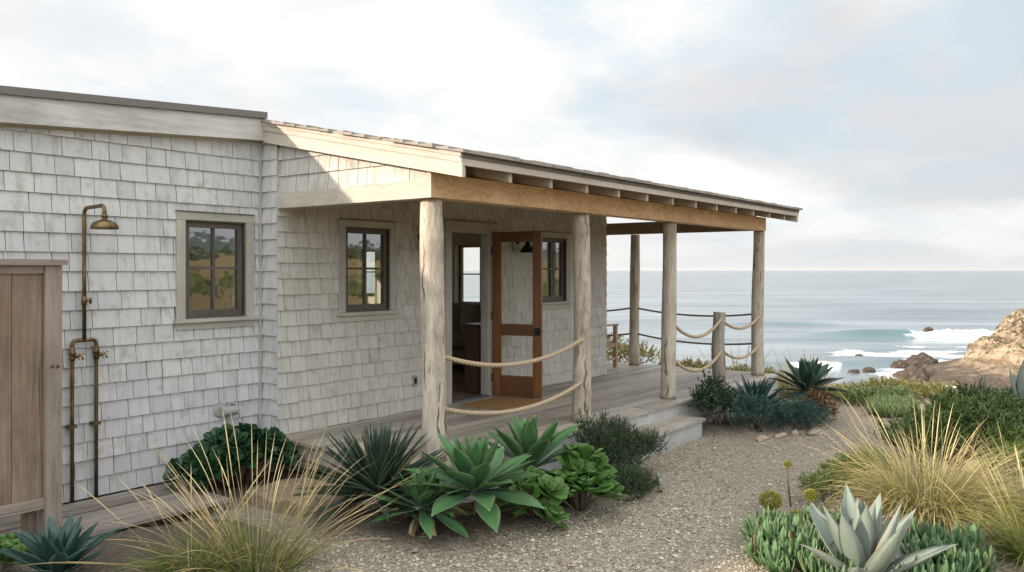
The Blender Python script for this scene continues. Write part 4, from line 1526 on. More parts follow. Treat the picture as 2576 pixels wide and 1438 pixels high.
# ------------------------------------------------------------------ outdoor shower
sh = thing('outdoor_shower', 'aged brass outdoor shower with round head on the shingled wall', 'shower', (3.25, YA - .06, .12))
ys = YA - .065
mb = MB()
pts = [(3.25, ys, 1.40), (3.25, ys, 1.9), (3.25, ys, 2.38)]
for q in range(1, 8):
    a = q / 7 * PI / 2
    pts.append((3.25, ys - .055 * (1 - math.cos(a)), 2.395 + .055 * math.sin(a)))
pts += [(3.25, ys - .16, 2.452), (3.25, ys - .27, 2.455)]
for q in range(1, 8):
    a = q / 7 * PI / 2
    pts.append((3.25, ys - .28 - .045 * math.sin(a), 2.41 + .045 * math.cos(a)))
pts += [(3.25, ys - .325, 2.36)]
mb.tube(pts, .0155, 14)
mb.build('riser_pipe', 'brass', sh, smooth=True)
mb = MB()
mb.lathe([(.016, .075), (.024, .07), (.025, .045), (.018, .04), (.024, .03), (.05, .022), (.085, .005), (.1, -.02), (.103, -.04), (.098, -.045), (0, -.043)], (3.25, ys - .325, 2.315), 32)
mb.build('shower_head', 'brass', sh, smooth=True)
for xx, sg in ((3.155, -1), (3.345, 1)):
    mb = MB()
    pts = [(3.25, ys, 1.40), (3.25 + sg * .03, ys, 1.40), (3.25 + sg * .06, ys, 1.40)]
    for q in range(1, 7):
        a = q / 6 * PI / 2
        pts.append((3.25 + sg * (.06 + .035 * math.sin(a)), ys, 1.365 + .035 * math.cos(a)))
    pts += [(xx, ys, 1.2), (xx, ys, .8), (xx, ys, .12)]
    mb.tube(pts, .0155, 14)
    mb.build('supply_pipe', 'brass', sh, smooth=True)
    mb = MB()
    mb.lathe([(.018, -.05), (.023, -.045), (.023, -.02), (.02, -.01), (.027, .0), (.027, .02), (.02, .03), (.022, .05), (.018, .055)], (xx, ys, 1.29), 18)
    mb.lathe([(.014, .0), (.014, .03), (.018, .032), (.018, .05), (.01, .055), (.008, .075)], (xx, ys, 1.28), 14, (.55, -1, 0))
    va = mb.build('valve', 'brass', sh, smooth=True)
    mb = MB()
    ax = Vector((.55, -1, 0)).normalized()
    ctr = Vector((xx, ys, 1.28)) + ax * .082
    si = Vector((0, 0, 1)).cross(ax).normalized()
    for dv in (si, Vector((0, 0, 1))):
        dv = (dv * .8 + (Vector((0, 0, 1)) if dv is si else -si) * .6).normalized()
        mb.tube([ctr - dv * .034, ctr - dv * .015, ctr, ctr + dv * .015, ctr + dv * .034], [.009, .006, .007, .006, .009], 10)
    mb.build('handle', 'brass_bright', va, smooth=True)
    mb = MB()
    mb.box(xx - .03, xx + .03, ys - .02, YA - .01, .71, .735)
    mb.build('pipe_clip', 'brass', sh)
mb = MB()
mb.lathe([(.0155, -.035), (.021, -.03), (.021, .03), (.0155, .035)], (3.25, ys, 1.715), 18)
mb.lathe([(.01, 0), (.01, .03), (.0, .031)], (3.25, ys, 1.715), 12, (.8, -.6, 0))
mb.tube([(3.25 + .036, ys - .027, 1.69), (3.25 + .036, ys - .027, 1.715), (3.25 + .036, ys - .027, 1.74)], [.009, .012, .009], 10)
mb.build('diverter', 'brass', sh, smooth=True)

# slatted shower platform
pf = thing('shower_platform', 'low grey slatted wooden platform under the outdoor shower', 'platform', (2.8, 6.4, 0))
mb = MB()
y = 5.96
while y < 6.74:
    mb.box(.6, 4.03 + rng.uniform(-.006, .006), y, y + .118, .075, .105 + rng.uniform(-.003, .003))
    y += .118 + (.012 if y < 6.3 else .03)
mb.build('slats', 'duck', pf)
mb = MB()
for x in (.8, 1.9, 3.0, 3.95):
    mb = MB()
    mb.box(x - .03, x + .03, 5.98, 6.76, -.02, .0745)
    mb.build('bearer', 'duck', pf)

# shower screen
ss_ = thing('shower_screen', 'reddish brown weathered board screen with grey post and cap beside the shower', 'screen', (2.0, 6.0, 0))
mb = MB()
mb.box(2.585, 2.695, 5.945, 6.055, .0, 1.985)
mb.build('post', 'screen_grey', ss_)
mb = MB()
mb.box(.5, 2.72, 5.92, 6.08, 1.986, 2.025)
mb.build('cap', 'screen_rail', ss_)
mb = MB()
mb.box(.5, 2.584, 5.965, 6.035, 1.93, 1.985)
mb.build('rail', 'screen_rail', ss_)
mb = MB()
mb.box(.5, 2.584, 5.955, 6.045, .345, .415)
mb.build('rail', 'screen_rail', ss_)
mb = MB()
x = 2.58
while x > .6:
    wd = rng.uniform(.17, .21)
    mb.box(x - wd + .004, x, 5.985 + rng.uniform(-.002, .002), 6.012, .416, 1.929)
    x -= wd
mb.build('boards', 'screen', ss_)
mb = MB()
mb.box(2.5, 2.584, 6.06, 6.12, .0, .344)
mb.build('leg', 'screen', ss_)
for zz3, xx3 in ((1.30, 2.665), (1.302, 2.628)):
    mb = MB()
    mb.lathe([(.0, .0), (.013, .0), (.011, .001), (0, .0015)], (xx3, 5.944, zz3), 14, (0, -1, 0))
    mb.build('knot', 'knot', ss_)

# ------------------------------------------------------------------ furniture inside
def cushion(mb, c_, sx, sy, sz, rot):
    v, f = ico(3)
    v = np.sign(v) * np.abs(v) ** .45
    v[:, 1] *= (1 - .55 * np.maximum(np.abs(v[:, 0]), np.abs(v[:, 2])) ** 3)
    v = v * np.array((sx, sy, sz))
    ca_, sa_ = math.cos(rot), math.sin(rot)
    v = np.stack([v[:, 0] * ca_ - v[:, 1] * sa_, v[:, 0] * sa_ + v[:, 1] * ca_, v[:, 2]], 1)
    mb.add(v + np.array(c_), f)


sofa = thing('sofa', 'dark olive linen sofa under the seaward window inside the room', 'sofa', (10.3, 9.2, ZF))
mb = MB()
mb.box(9.95, 10.75, 8.1, 10.6, ZF + .1, ZF + .42)
mb.build('base', 'sofa', sofa)
mb = MB()
cushion(mb, (10.25, 8.8, ZF + .47), .42, .62, .12, 0)
cushion(mb, (10.25, 10.0, ZF + .47), .42, .62, .12, 0)
mb.build('seat', 'sofa', sofa, smooth=True)
mb = MB()
cushion(mb, (10.62, 9.35, ZF + .62), .16, 1.3, .33, 0)
mb.build('backrest', 'sofa', sofa, smooth=True)
for (cx_, cy_, lab) in ((10.38, 9.25, 'plump olive cushion on the sofa seen through the doorway'), (10.33, 8.72, 'tilted olive cushion on the sofa beside the dark cabinet')):
    mb = MB()
    cushion(mb, (cx_, cy_, ZF + .80), .30, .12, .25, 1.75 if cy_ > 9 else 1.2)
    tag(mb.build('cushion', 'sofa', smooth=True), lab, 'cushion')
cab = thing('cabinet', 'dark wooden cabinet just inside the open doorway', 'cabinet', (8.6, 7.2, ZF))
mb = MB()
mb.box(8.27, 9.0, 6.86, 7.10, ZF, ZF + .86)
mb.build('carcass', 'cab', cab)
mb = MB()
mb.box(8.25, 9.03, 6.84, 7.12, ZF + .861, ZF + .89)
mb.build('top', 'cab', cab)

# stepping slab beside the deck
rs = np.random.RandomState(2)
mb = MB()
th = np.linspace(0, 2 * PI, 28, endpoint=False)
rr = 1 + .06 * np.sin(3 * th + 1) + .05 * rs.randn(28) * .5
ox = np.sign(np.cos(th)) * np.abs(np.cos(th)) ** .6 * .33 * rr
oy = np.sign(np.sin(th)) * np.abs(np.sin(th)) ** .6 * .45 * rr
ring0 = np.stack([4.52 + ox, 5.66 + oy, np.full(28, -.03)], 1)
ring1 = np.stack([4.52 + ox * .99, 5.66 + oy * .99, .10 + .012 * rs.randn(28)], 1)
ring2 = np.stack([4.52 + ox * .90, 5.66 + oy * .90, .13 + .008 * rs.randn(28)], 1)
ctr = np.array([[4.52, 5.66, .135]])
v = np.concatenate([ring0, ring1, ring2, ctr])
jj = np.arange(28)
jn = (jj + 1) % 28
mb.add(v, [np.concatenate([np.stack([jj, jn, 28 + jn, 28 + jj], 1), np.stack([28 + jj, 28 + jn, 56 + jn, 56 + jj], 1)]), np.stack([56 + jj, 56 + jn, np.full(28, 84)], 1)])
tag(mb.build('stone_slab', 'stone'), 'tan sandstone slab lying on the ground beside the low deck end', 'slab')


# ------------------------------------------------------------------ plants
T_ATT = ([0, .12, .3, .52, .7, .85, .94, 1], [.46, .44, .66, 1, .88, .50, .20, .01])
T_AMER = ([0, .15, .35, .55, .75, .9, 1], [.85, .82, 1, .95, .66, .28, .01])
T_YUC = ([0, .12, .3, .55, .8, 1], [.75, .8, 1, .82, .45, .01])
T_AEO = ([0, .25, .5, .72, .86, .95, 1], [.28, .38, .72, 1, .95, .62, .12])
T_FIN = ([0, .2, .5, .8, .93, 1], [.6, .85, 1, .8, .45, .02])
T_NEED = ([0, .3, 1], [.6, 1, .05])


def leaves(mb, B, az, el, L, Wd, shape, bend=0., fold=.35, thick=.0, nseg=8, roll=0., wave=0.):
    """many leaves at once; each a gutter shaped blade (closed underneath when thick) curving in its own upright plane"""
    B = np.asarray(B, float).reshape(-1, 3)
    n = len(B)
    az, el, L, Wd, bend, fold, thick, roll = [np.broadcast_to(np.asarray(x, float), (n,)) for x in (az, el, L, Wd, bend, fold, thick, roll)]
    t = np.linspace(0, 1, nseg + 1)
    w_ = np.interp(t, *shape)
    e = el[:, None] + bend[:, None] * t[None] ** 1.4
    d_ = np.stack([np.cos(e) * np.cos(az)[:, None], np.cos(e) * np.sin(az)[:, None], np.sin(e)], -1)
    nn = np.stack([-np.sin(e) * np.cos(az)[:, None], -np.sin(e) * np.sin(az)[:, None], np.cos(e)], -1)
    s_ = np.broadcast_to(np.stack([-np.sin(az), np.cos(az), az * 0], -1)[:, None], d_.shape)
    cr, sr = np.cos(roll)[:, None, None], np.sin(roll)[:, None, None]
    s2 = s_ * cr + nn * sr
    n2 = nn * cr - s_ * sr
    step_ = (L / nseg)[:, None, None] * .5 * (d_[:, 1:] + d_[:, :-1])
    C = B[:, None] + np.concatenate([np.zeros((n, 1, 3)), np.cumsum(step_, 1)], 1)
    hw = .5 * Wd[:, None] * w_[None]
    if wave:
        C = C + n2 * (wave * hw * np.sin(t * 9 + az[:, None] * 5))[:, :, None]
    us = np.array([-1, -.55, 0, .55, 1.]) if nseg > 3 else np.array([-1, 0, 1.])
    prof = us ** 2 if nseg > 3 else np.abs(us)
    ring = [C + s2 * (u * hw)[:, :, None] + n2 * ((pf_ * fold[:, None]) * hw)[:, :, None] for u, pf_ in zip(us, prof)]
    uu = list((us + 1) / 2)
    closed = float(np.max(thick)) > 0
    if closed:
        taper = (1 - .75 * t)[None]
        for u in (.5, -.5):
            ring.append(C + s2 * (u * hw)[:, :, None] + n2 * (hw * (.25 * fold[:, None]) - hw * thick[:, None] * 1.0 * taper ** .5)[:, :, None])
            uu.append((u + 1) / 2)
    k_ = len(ring)
    V = np.stack(ring, 2)                       # n, seg, k, 3
    uv = np.stack(np.broadcast_arrays(np.array(uu)[None, :], t[:, None]), -1)
    uv = np.broadcast_to(uv[None], (n, nseg + 1, k_, 2))
    i = np.arange(nseg)[:, None] * k_
    kk = k_ if closed else k_ - 1
    j = np.arange(kk)[None, :]
    jn_ = (j + 1) % k_
    q = np.stack([i + j, i + jn_, i + k_ + jn_, i + k_ + j], -1).reshape(-1, 4)
    q = (q[None] + (np.arange(n) * (nseg + 1) * k_)[:, None, None]).reshape(-1, 4)
    mb.add(V.reshape(-1, 3), q, uv.reshape(-1, 2))


GA = PI * (3 - 5 ** .5)


def rosette(loc, n, L, Wd, shape, el0, el1, seed, bend=(-.1, -.5), fold=.35, thick=.18, az0=0., lift=.0, jitter=.12, inner=.55, nseg=10, wave=.0, core_r=.03, tiltx=0., tilty=0., elp=1.):
    """spiral of leaves: steep and short at the heart, long and spreading outside"""
    rs = np.random.RandomState(seed)
    mb = MB()
    k_ = np.arange(n)
    f = (k_ + .5) / n                            # 0 heart, 1 outside
    az = az0 + k_ * GA + rs.randn(n) * jitter
    el = el0 + (el1 - el0) * f ** elp + rs.randn(n) * .07
    ln = L * (inner + (1 - inner) * np.minimum(1, f * 1.7)) * rs.uniform(.88, 1.08, n)
    wd = Wd * (.6 + .4 * np.minimum(1, f * 1.8)) * rs.uniform(.9, 1.1, n)
    be = bend[0] + (bend[1] - bend[0]) * f + rs.randn(n) * .12
    r = core_r * (.25 + f)
    B = np.stack([np.cos(az) * r, np.sin(az) * r, lift + .09 * L * (1 - f)], 1)
    leaves(mb, B, az, el, ln, wd, shape, be, fold, thick, nseg, rs.randn(n) * .12, wave)
    v = mb.v[0]
    if tiltx or tilty:
        v[:, 0] += v[:, 2] * tiltx
        v[:, 1] += v[:, 2] * tilty
    mb.v[0] = v + np.array(loc)
    return mb


def agave(name, label, cat, loc, mat, group=None, **kw):
    o = rosette(loc, **kw).build(name, mat, smooth=True, origin=loc)
    return tag(o, label, cat, group)


# --- foreground bed by the corner post
g1, g2, g3 = (lambda x, y: (x, y, gh(x, y)))(4.5, 4.74), (lambda x, y: (x, y, gh(x, y)))(4.50, 4.27), (lambda x, y: (x, y, gh(x, y)))(4.80, 4.02)
agave('spiky_agave', 'dense dark green spiky agave with narrow leaves left of the corner post', 'agave', g1, 'spiky',
      n=120, L=.62, Wd=.078, shape=T_YUC, el0=1.5, el1=-.05, seed=3, bend=(.02, -.15), fold=.45, thick=.2, jitter=.2, inner=.75, lift=.16, core_r=.06, nseg=7)
agave('agave', 'small bright green agave at the front edge of the planted bed', 'agave', g2, 'ag_green',
      n=30, L=.40, Wd=.115, tiltx=-.2, tilty=-.15, inner=.7, elp=1.1, shape=T_ATT, el0=1.4, el1=-.4, seed=5, bend=(-.02, -.4), fold=.3, thick=.12, az0=.5, lift=.14, nseg=12, wave=.04)
agave('agave', 'largest broad leaved green agave in front of the corner post', 'agave', g3, 'ag_green',
      n=36, L=.55, Wd=.175, shape=T_ATT, el0=1.42, el1=-.28, elp=1.1, inner=.72, seed=8, bend=(.0, -.32), tiltx=-.2, tilty=-.15, fold=.3, thick=.12, az0=1.9, lift=.24, nseg=14, wave=.04)
g4 = (5.62, 4.12, gh(5.62, 4.12))
agave('agave', 'green agave behind the rounded succulents beside the deck edge', 'agave', (5.62, 4.12, gh(5.62, 4.12) - .05), 'ag_green',
      n=27, L=.56, Wd=.15, inner=.75, elp=1.3, tiltx=-.12, tilty=-.1, shape=T_ATT, el0=1.45, el1=.12, seed=14, bend=(-.0, -.3), fold=.32, thick=.12, az0=.9, lift=.27, nseg=12, wave=.03)


def aeonium(label, loc, heads, mat, seed, group=None, L=.13, Wd=.085, n=22, name='aeonium'):
    """branching succulent: short stems each ending in a rosette of spoon leaves"""
    rs = np.random.RandomState(seed)
    t = thing(name, label, 'succulent', loc, group)
    mb = MB()
    st = MB()
    for (hx_, hy_, hz_, s_) in heads:
        r = rosette((0, 0, 0), n, L * s_, Wd * s_, T_AEO, 1.35, .05, rs.randint(9999), bend=(.2, .1), fold=.28, thick=.14, az0=rs.rand() * 6, lift=0, inner=.4, nseg=8, core_r=.012 * s_)
        v = r.v[0]
        tx, ty = hx_ * 3.2 + rs.randn() * .3, hy_ * 3.2 + rs.randn() * .3
        ax = Vector((tx, ty, 1)).normalized()
        rot = Vector((0, 0, 1)).rotation_difference(ax).to_matrix()
        v = v @ np.array(rot).T + np.array((loc[0] + hx_, loc[1] + hy_, loc[2] + hz_))
        mb.add(v, r.f[0], r.uv[0])
        st.tube([(loc[0] + hx_ * .2, loc[1] + hy_ * .2, loc[2] - .02), (loc[0] + hx_ * .6, loc[1] + hy_ * .6, loc[2] + hz_ * .5), (loc[0] + hx_, loc[1] + hy_, loc[2] + hz_)], .012, 8)
    mb.build('rosettes', mat, t, smooth=True)
    st.build('stems', 'bark', t, smooth=True)
    return t


def dome_heads(n, rx, ry, h, seed, s0=.8, s1=1.15, hmin=.06):
    rs = np.random.RandomState(seed)
    out = []
    for q in range(n):
        a = q * GA
        f = ((q + .5) / n) ** .5
        out.append((rx * f * math.cos(a) + rs.randn() * .015, ry * f * math.sin(a) + rs.randn() * .015, hmin + h * (1 - f * f * .85) + rs.randn() * .02, rs.uniform(s0, s1)))
    return out


aeonium('bright green aeonium with spoon shaped leaves at the edge of the gravel', (5.17, 3.72, gh(5.17, 3.72)), dome_heads(9, .21, .21, .17, 2, hmin=.04), 'aeo_green', 31, L=.185, Wd=.115, n=18)
aeonium('taller light green aeonium between the agave and the bushy shrub', (5.62, 3.62, gh(5.62, 3.62)), dome_heads(12, .22, .19, .27, 5, hmin=.04), 'aeo_green', 32, L=.20, Wd=.12, n=18)
aeonium('dark green mound of aeonium against the shower wall at the deck corner', (4.42, 6.42, gh(4.42, 6.42)), dome_heads(34, .52, .30, .30, 7, hmin=.13), 'aeo_dark', 33, L=.15, Wd=.085)
aeonium('little aeonium at the bottom corner before the shower screen', (2.22, 5.78, gh(2.22, 5.78)), dome_heads(4, .12, .12, .14, 9), 'aeo_green', 34, L=.13, Wd=.08)


def pts_on_blobs(blobs, n, rs, shell=.55, up=.25):
    """points through lumpy crowns, denser towards the outside; returns position and outward direction"""
    wts = np.array([b[3] * b[4] + b[4] * b[5] + b[3] * b[5] for b in blobs])
    pick = rs.choice(len(blobs), n, p=wts / wts.sum())
    bl = np.array(blobs)[pick]
    d_ = rs.randn(n, 3)
    d_ /= np.linalg.norm(d_, axis=1)[:, None]
    d_[:, 2] = np.where(d_[:, 2] < -.25, -d_[:, 2], d_[:, 2])
    r = (shell + (1 - shell) * rs.rand(n) ** .6)
    p = bl[:, :3] + d_ * bl[:, 3:6] * r[:, None]
    d_[:, 2] += up
    d_ /= np.linalg.norm(d_, axis=1)[:, None]
    return p, d_


def bush(name, label, loc, blobs, n, per, leaf, twig, mat, seed, shape=T_NEED, up=.3, spread=.6, group=None, cat='shrub', bendy=0., shell=.5, thick=0., fold=.3, nseg=2, stems=9, rise=0.):
    """leaf clusters along short twigs all through a lumpy crown, over woody stems"""
    rs = np.random.RandomState(seed)
    loc = (loc[0], loc[1], gh(loc[0], loc[1]))
    bl = [(b[0] + loc[0], b[1] + loc[1], b[2] + loc[2], b[3], b[4], b[5]) for b in blobs]
    p, d_ = pts_on_blobs(bl, n, rs, shell, up)
    t = thing(name, label, cat, loc, group)
    f = rs.rand(n, per)
    tl = twig * rs.uniform(.6, 1.25, (n, 1))
    B = p[:, None] + d_[:, None] * (f * tl)[:, :, None]
    rnd = rs.randn(n, per, 3) * spread
    dv = d_[:, None] * (1 - .25 * f[:, :, None]) + rnd
    dv[:, :, 2] += rise
    dv /= np.linalg.norm(dv, axis=2)[:, :, None]
    az = np.arctan2(dv[:, :, 1], dv[:, :, 0]).ravel()
    el = np.arcsin(np.clip(dv[:, :, 2], -1, 1)).ravel()
    B = B.reshape(-1, 3)
    B[:, 2] = np.maximum(B[:, 2], loc[2] - .01)
    N_ = len(B)
    mb = MB()
    leaves(mb, B, az, el, leaf[0] * rs.uniform(.65, 1.25, N_), leaf[1] * rs.uniform(.75, 1.2, N_), shape, bendy, fold, thick, nseg, rs.uniform(-1.2, 1.2, N_))
    mb.build('foliage', mat, t, smooth=nseg > 2)
    st = MB()
    for q in range(stems):
        e = bl[q % len(bl)]
        tip = np.array(e[:3]) + rs.randn(3) * .25 * np.array(e[3:6]) + np.array((0, 0, e[5] * .4))
        b0 = np.array(loc) + np.array((rs.randn() * .06, rs.randn() * .06, -.03))
        mid = (b0 + tip) / 2 + rs.randn(3) * .05
        st.tube([b0, mid, tip], [.014, .010, .004], 7)
    st.build('stems', 'bark', t, smooth=True)
    return t


# shrubs by the second post and along the step
bush('rosemary_bush', 'bushy dark green rosemary with upright sprigs in front of the second post', (6.85, 4.04),
     [(-.22, .05, .17, .20, .17, .20), (.05, .0, .15, .26, .22, .18), (.30, -.05, .10, .24, .20, .16), (-.1, -.1, .06, .3, .2, .12), (-.30, .12, .33, .07, .07, .16), (.04, .1, .32, .07, .07, .12), (.26, .08, .26, .08, .08, .12), (.48, -.12, .1, .15, .14, .14)],
     1150, 20, (.036, .0065), .13, 'rosemary', 41, up=.9, spread=.55, shell=.15)
bush('rosemary_bush', 'low trailing rosemary mound at the gravel edge below the bushy one', (6.25, 3.62),
     [(0, 0, .08, .25, .2, .13), (.2, -.05, .06, .18, .15, .1)], 520, 16, (.032, .0065), .10, 'rosemary', 42, up=.5, spread=.6, shell=.3)
for (x_, y_, lab, sd_) in ((6.28, 3.86, 'small spiky blue green rosette nestled under the rosemary', 3), (6.50, 3.72, 'tiny spiky blue green rosette at the rosemary foot by the gravel', 4), (5.98, 4.3, 'spiky blue green rosette half hidden between agave and rosemary', 5)):
    agave('succulent_rosette', lab, 'succulent', (x_, y_, gh(x_, y_)), 'ag_teal', n=46, L=.17, Wd=.022, shape=T_YUC, el0=1.5, el1=.15, seed=sd_, bend=(0, -.1), fold=.3, thick=.3, nseg=6, lift=.03, core_r=.02)
mb = MB()
mb.tube([(6.62, 3.42, gh(6.62, 3.42) + .02), (6.68, 3.46, gh(6.6, 3.4) + .08), (6.72, 3.50, gh(6.6, 3.4) + .13)], [.022, .02, .024], 10)
tag(mb.build('driftwood', 'pipe_pale', smooth=True), 'short pale driftwood stub poking up at the bed edge', 'driftwood')

# bed beyond the step
bush('leafy_shrub', 'loose dark leafy shrub at the end of the step against the deck', (9.72, 4.22),
     [(-.1, .05, .20, .30, .2, .22), (.3, .05, .16, .28, .2, .2), (-.12, .12, .42, .05, .05, .22), (.22, .15, .35, .08, .08, .18), (-.38, .1, .3, .06, .06, .2)],
     430, 9, (.036, .024), .10, 'leafy', 43, shape=T_AEO, up=.4, spread=.7, shell=.3)
agave('agave', 'spiky teal agave with slim leaves before the far end of the deck', 'agave', (10.32, 4.0, gh(10.32, 4.0)), 'ag_teal',
      n=50, L=.62, Wd=.085, shape=T_YUC, el0=1.45, el1=.1, seed=21, bend=(0, -.3), fold=.35, thick=.15, lift=.12, nseg=9, core_r=.05)
agave('agave', 'big dark green agave at the bend of the path beyond the deck', 'agave', (11.1, 3.62, gh(11.1, 3.62)), 'ag_dark',
      n=34, L=.54, Wd=.165, inner=.7, shape=T_ATT, el0=1.45, el1=-.2, seed=24, bend=(-.0, -.35), fold=.3, thick=.12, lift=.30, nseg=12, az0=.4, elp=1.25)
bush('blue_shrub', 'soft blue green feathery shrub at the gravel edge under the teal agave', (9.95, 3.84),
     [(-.15, 0, .10, .28, .2, .20), (.2, .0, .10, .28, .2, .17)], 330, 16, (.055, .009), .16, 'fluffy', 45, up=.8, spread=.4, shell=.25)
bush('blue_shrub', 'low green feathery shrub in front of the big dark agave', (10.45, 3.48),
     [(-.1, 0, .08, .34, .22, .18), (.25, .0, .07, .28, .2, .14)], 330, 16, (.055, .009), .16, 'fluffy', 46, up=.6, spread=.4, shell=.25)
bush('dried_plant', 'rusty brown dried plant beneath the big dark agave', (10.86, 3.40),
     [(0, 0, .16, .16, .14, .18), (.22, -.03, .06, .18, .14, .1)], 130, 10, (.06, .028), .06, 'dry', 47, shape=T_AEO, up=.3, spread=.8, shell=.3, stems=4)
for q, (x_, y_, r_, lab) in enumerate(((9.50, 3.62, (.14, .05, .03), 'flat grey edging stone at the foot of the leafy shrub'), (9.82, 3.50, (.13, .05, .03), 'reddish flat edging stone beside the gravel below the blue shrub'), (10.02, 3.40, (.06, .04, .04), 'small pale round stone on the bed edge'), (10.28, 3.25, (.15, .06, .03), 'long flat edging stone below the low green shrub'))):
    rock('edging_stone', (x_, y_, gh(x_, y_) + .012), r_, lab, 80 + q, 'rock_pale', 'stones edging the bed beyond the step')


rs = np.random.RandomState(19)
for ag in [o for o in list(COL.objects) if o.name.startswith('agave') and 'label' in o and ('green agave' in o['label'] or 'dark green' in o['label']) and 'blue' not in o['label']]:
    mb = MB()
    q = 9
    B = np.tile(np.array(ag['_o']) + np.array((0, 0, .13)), (q, 1)) + rs.randn(q, 3) * .02
    leaves(mb, B, rs.rand(q) * 6.3, rs.uniform(-.5, .1, q), rs.uniform(.18, .34, q), rs.uniform(.04, .08, q), T_ATT, rs.uniform(-1.4, -.4, q), .7, 0, 8, rs.randn(q) * .5, .1)
    mb.build('withered_leaves', 'thatch', ag, smooth=True)

# --- grasses
def grass(name, label, loc, n, L, W_, seed, mat='blade', el=(.15, 1.45), bend=(-1.7, -.3), stalks=0, stalk_L=(.8, 1.1), rad=.12, stalk_el=(.75, 1.5), group=None, lean=(0, 0), sw=.006, sb=(-.35, .0)):
    rs = np.random.RandomState(seed)
    loc = (loc[0], loc[1], gh(loc[0], loc[1]))
    t = thing(name, label, 'grass', loc, group)
    az = rs.rand(n) * 2 * PI
    r = rad * rs.rand(n) ** .5
    e = el[0] + (el[1] - el[0]) * rs.rand(n) ** .75
    B = np.stack([loc[0] + np.cos(az) * r + lean[0] * 0, loc[1] + np.sin(az) * r, np.full(n, loc[2] - .01)], 1)
    a2 = az + rs.randn(n) * .45
    mb = MB()
    leaves(mb, B, a2, e, L * rs.uniform(.45, 1.1, n), W_ * rs.uniform(.7, 1.2, n), ([0, .3, .7, 1], [.8, 1, .7, .05]), bend[0] + (bend[1] - bend[0]) * rs.rand(n), .3, 0, 9, rs.randn(n) * .5)
    mb.build('blades', mat, t, smooth=True)
    nt = n // 5
    az = rs.rand(nt) * 2 * PI
    r = rad * rs.uniform(.3, 1.5, nt)
    B = np.stack([loc[0] + np.cos(az) * r, loc[1] + np.sin(az) * r, np.full(nt, loc[2] + .01)], 1)
    mb = MB()
    leaves(mb, B, az + rs.randn(nt) * .9, rs.uniform(-.05, .7, nt), L * rs.uniform(.25, .6, nt), W_, ([0, .3, .7, 1], [.8, 1, .7, .05]), rs.uniform(-1.5, .4, nt), .3, 0, 6, rs.randn(nt) * .5)
    mb.build('dead_thatch', 'thatch', t, smooth=True)
    if stalks:
        az = rs.rand(stalks) * 2 * PI
        e = stalk_el[0] + (stalk_el[1] - stalk_el[0]) * rs.rand(stalks)
        r = rad * rs.rand(stalks) ** .5
        B = np.stack([loc[0] + np.cos(az) * r, loc[1] + np.sin(az) * r, np.full(stalks, loc[2])], 1)
        mb = MB()
        leaves(mb, B, az, e, rs.uniform(*stalk_L, stalks), sw * rs.uniform(.8, 1.2, stalks), ([0, .5, .62, .8, 1], [.42, .40, .9, 1, .1]), rs.uniform(sb[0], sb[1], stalks), .5, .6, 10, 0)
        mb.build('flower_stalks', 'stalk', t, smooth=True)
    return t


grass('grass_clump', 'tall green and straw coloured grass clump in front of the shower platform', (3.30, 4.62), 300, .55, .0075, 51, 'blade', (.25, 1.5), (-1.5, -.1), 115, (.66, 1.14), .24, (.35, 1.5), sw=.006, sb=(-.85, .05))
grass('grass_clump', 'sprawling low fine green grass beside the tall straw clump', (2.95, 4.78), 300, .48, .006, 52, 'blade', (.1, 1.0), (-1.5, -.5), 10, (.7, .95), .16, (.3, .8), sw=.006)
grass('grass_clump', 'full golden grass clump behind the pale blue agave', (7.22, 1.42), 1500, .86, .0050, 53, 'blade_gold', (.1, 1.45), (-2.2, -.6), 56, (.62, 1.05), .26, (.5, 1.5), sw=.0065, sb=(-.7, .05))
grass('grass_clump', 'wide golden grass tussock at the edge of the bed before the juniper', (7.75, .78), 1000, .84, .0050, 54, 'blade_gold', (.1, 1.4), (-2.2, -.6), 22, (.65, .98), .2, (.5, 1.45), sw=.0065, sb=(-.7, .05))
grass('grass_clump', 'green tinged grass tussock spilling in from the bottom corner', (6.62, .62), 620, .62, .006, 55, 'blade', (.2, 1.45), (-1.7, -.3), 22, (.6, .85), .16, (.6, 1.4), sw=.006)
grass('grass_clump', 'feathery dry grass rising behind the seaward deck corner', (13.15, 4.35), 420, .6, .009, 56, 'blade_gold', (.7, 1.5), (-1.2, -.2), 34, (.6, .85), .3, (1.0, 1.5), sw=.014)
grass('grass_clump', 'dry grass tuft low beyond the deck behind the short rope post', (13.6, 5.6), 300, .6, .009, 57, 'blade_gold', (.5, 1.5), (-1.4, -.3), 14, (.7, .9), .3, (.9, 1.5), sw=.012)

# --- blue agave and the succulents round it
agave('agave', 'pale blue grey agave with thick toothed leaves in the near bed', 'agave', (5.43, 1.43, gh(5.43, 1.43)), 'ag_blue',
      n=24, L=.55, Wd=.155, shape=T_AMER, el0=1.54, el1=.42, elp=1.5, seed=61, bend=(.08, .10), fold=.5, thick=.22, lift=.03, nseg=12, core_r=.06, inner=.8, az0=.9, jitter=.1)
agave('agave', 'dark teal agave at the foot of the shower screen', 'agave', (2.38, 5.30, gh(2.38, 5.30)), 'ag_teal',
      n=26, L=.38, Wd=.10, shape=T_AMER, el0=1.5, el1=.35, seed=63, bend=(.0, -.1), fold=.4, thick=.18, lift=.05, nseg=9, core_r=.05, az0=.2)
agave('agave', 'tall furled blue green agave behind the juniper with upright leaves', 'agave', (12.35, 1.30, gh(12.35, 1.30)), 'ag_blue',
      n=7, L=.78, Wd=.19, shape=T_AMER, el0=1.55, el1=1.25, seed=65, bend=(.1, .1), fold=.55, thick=.2, lift=.05, nseg=10, core_r=.08, az0=2.4)
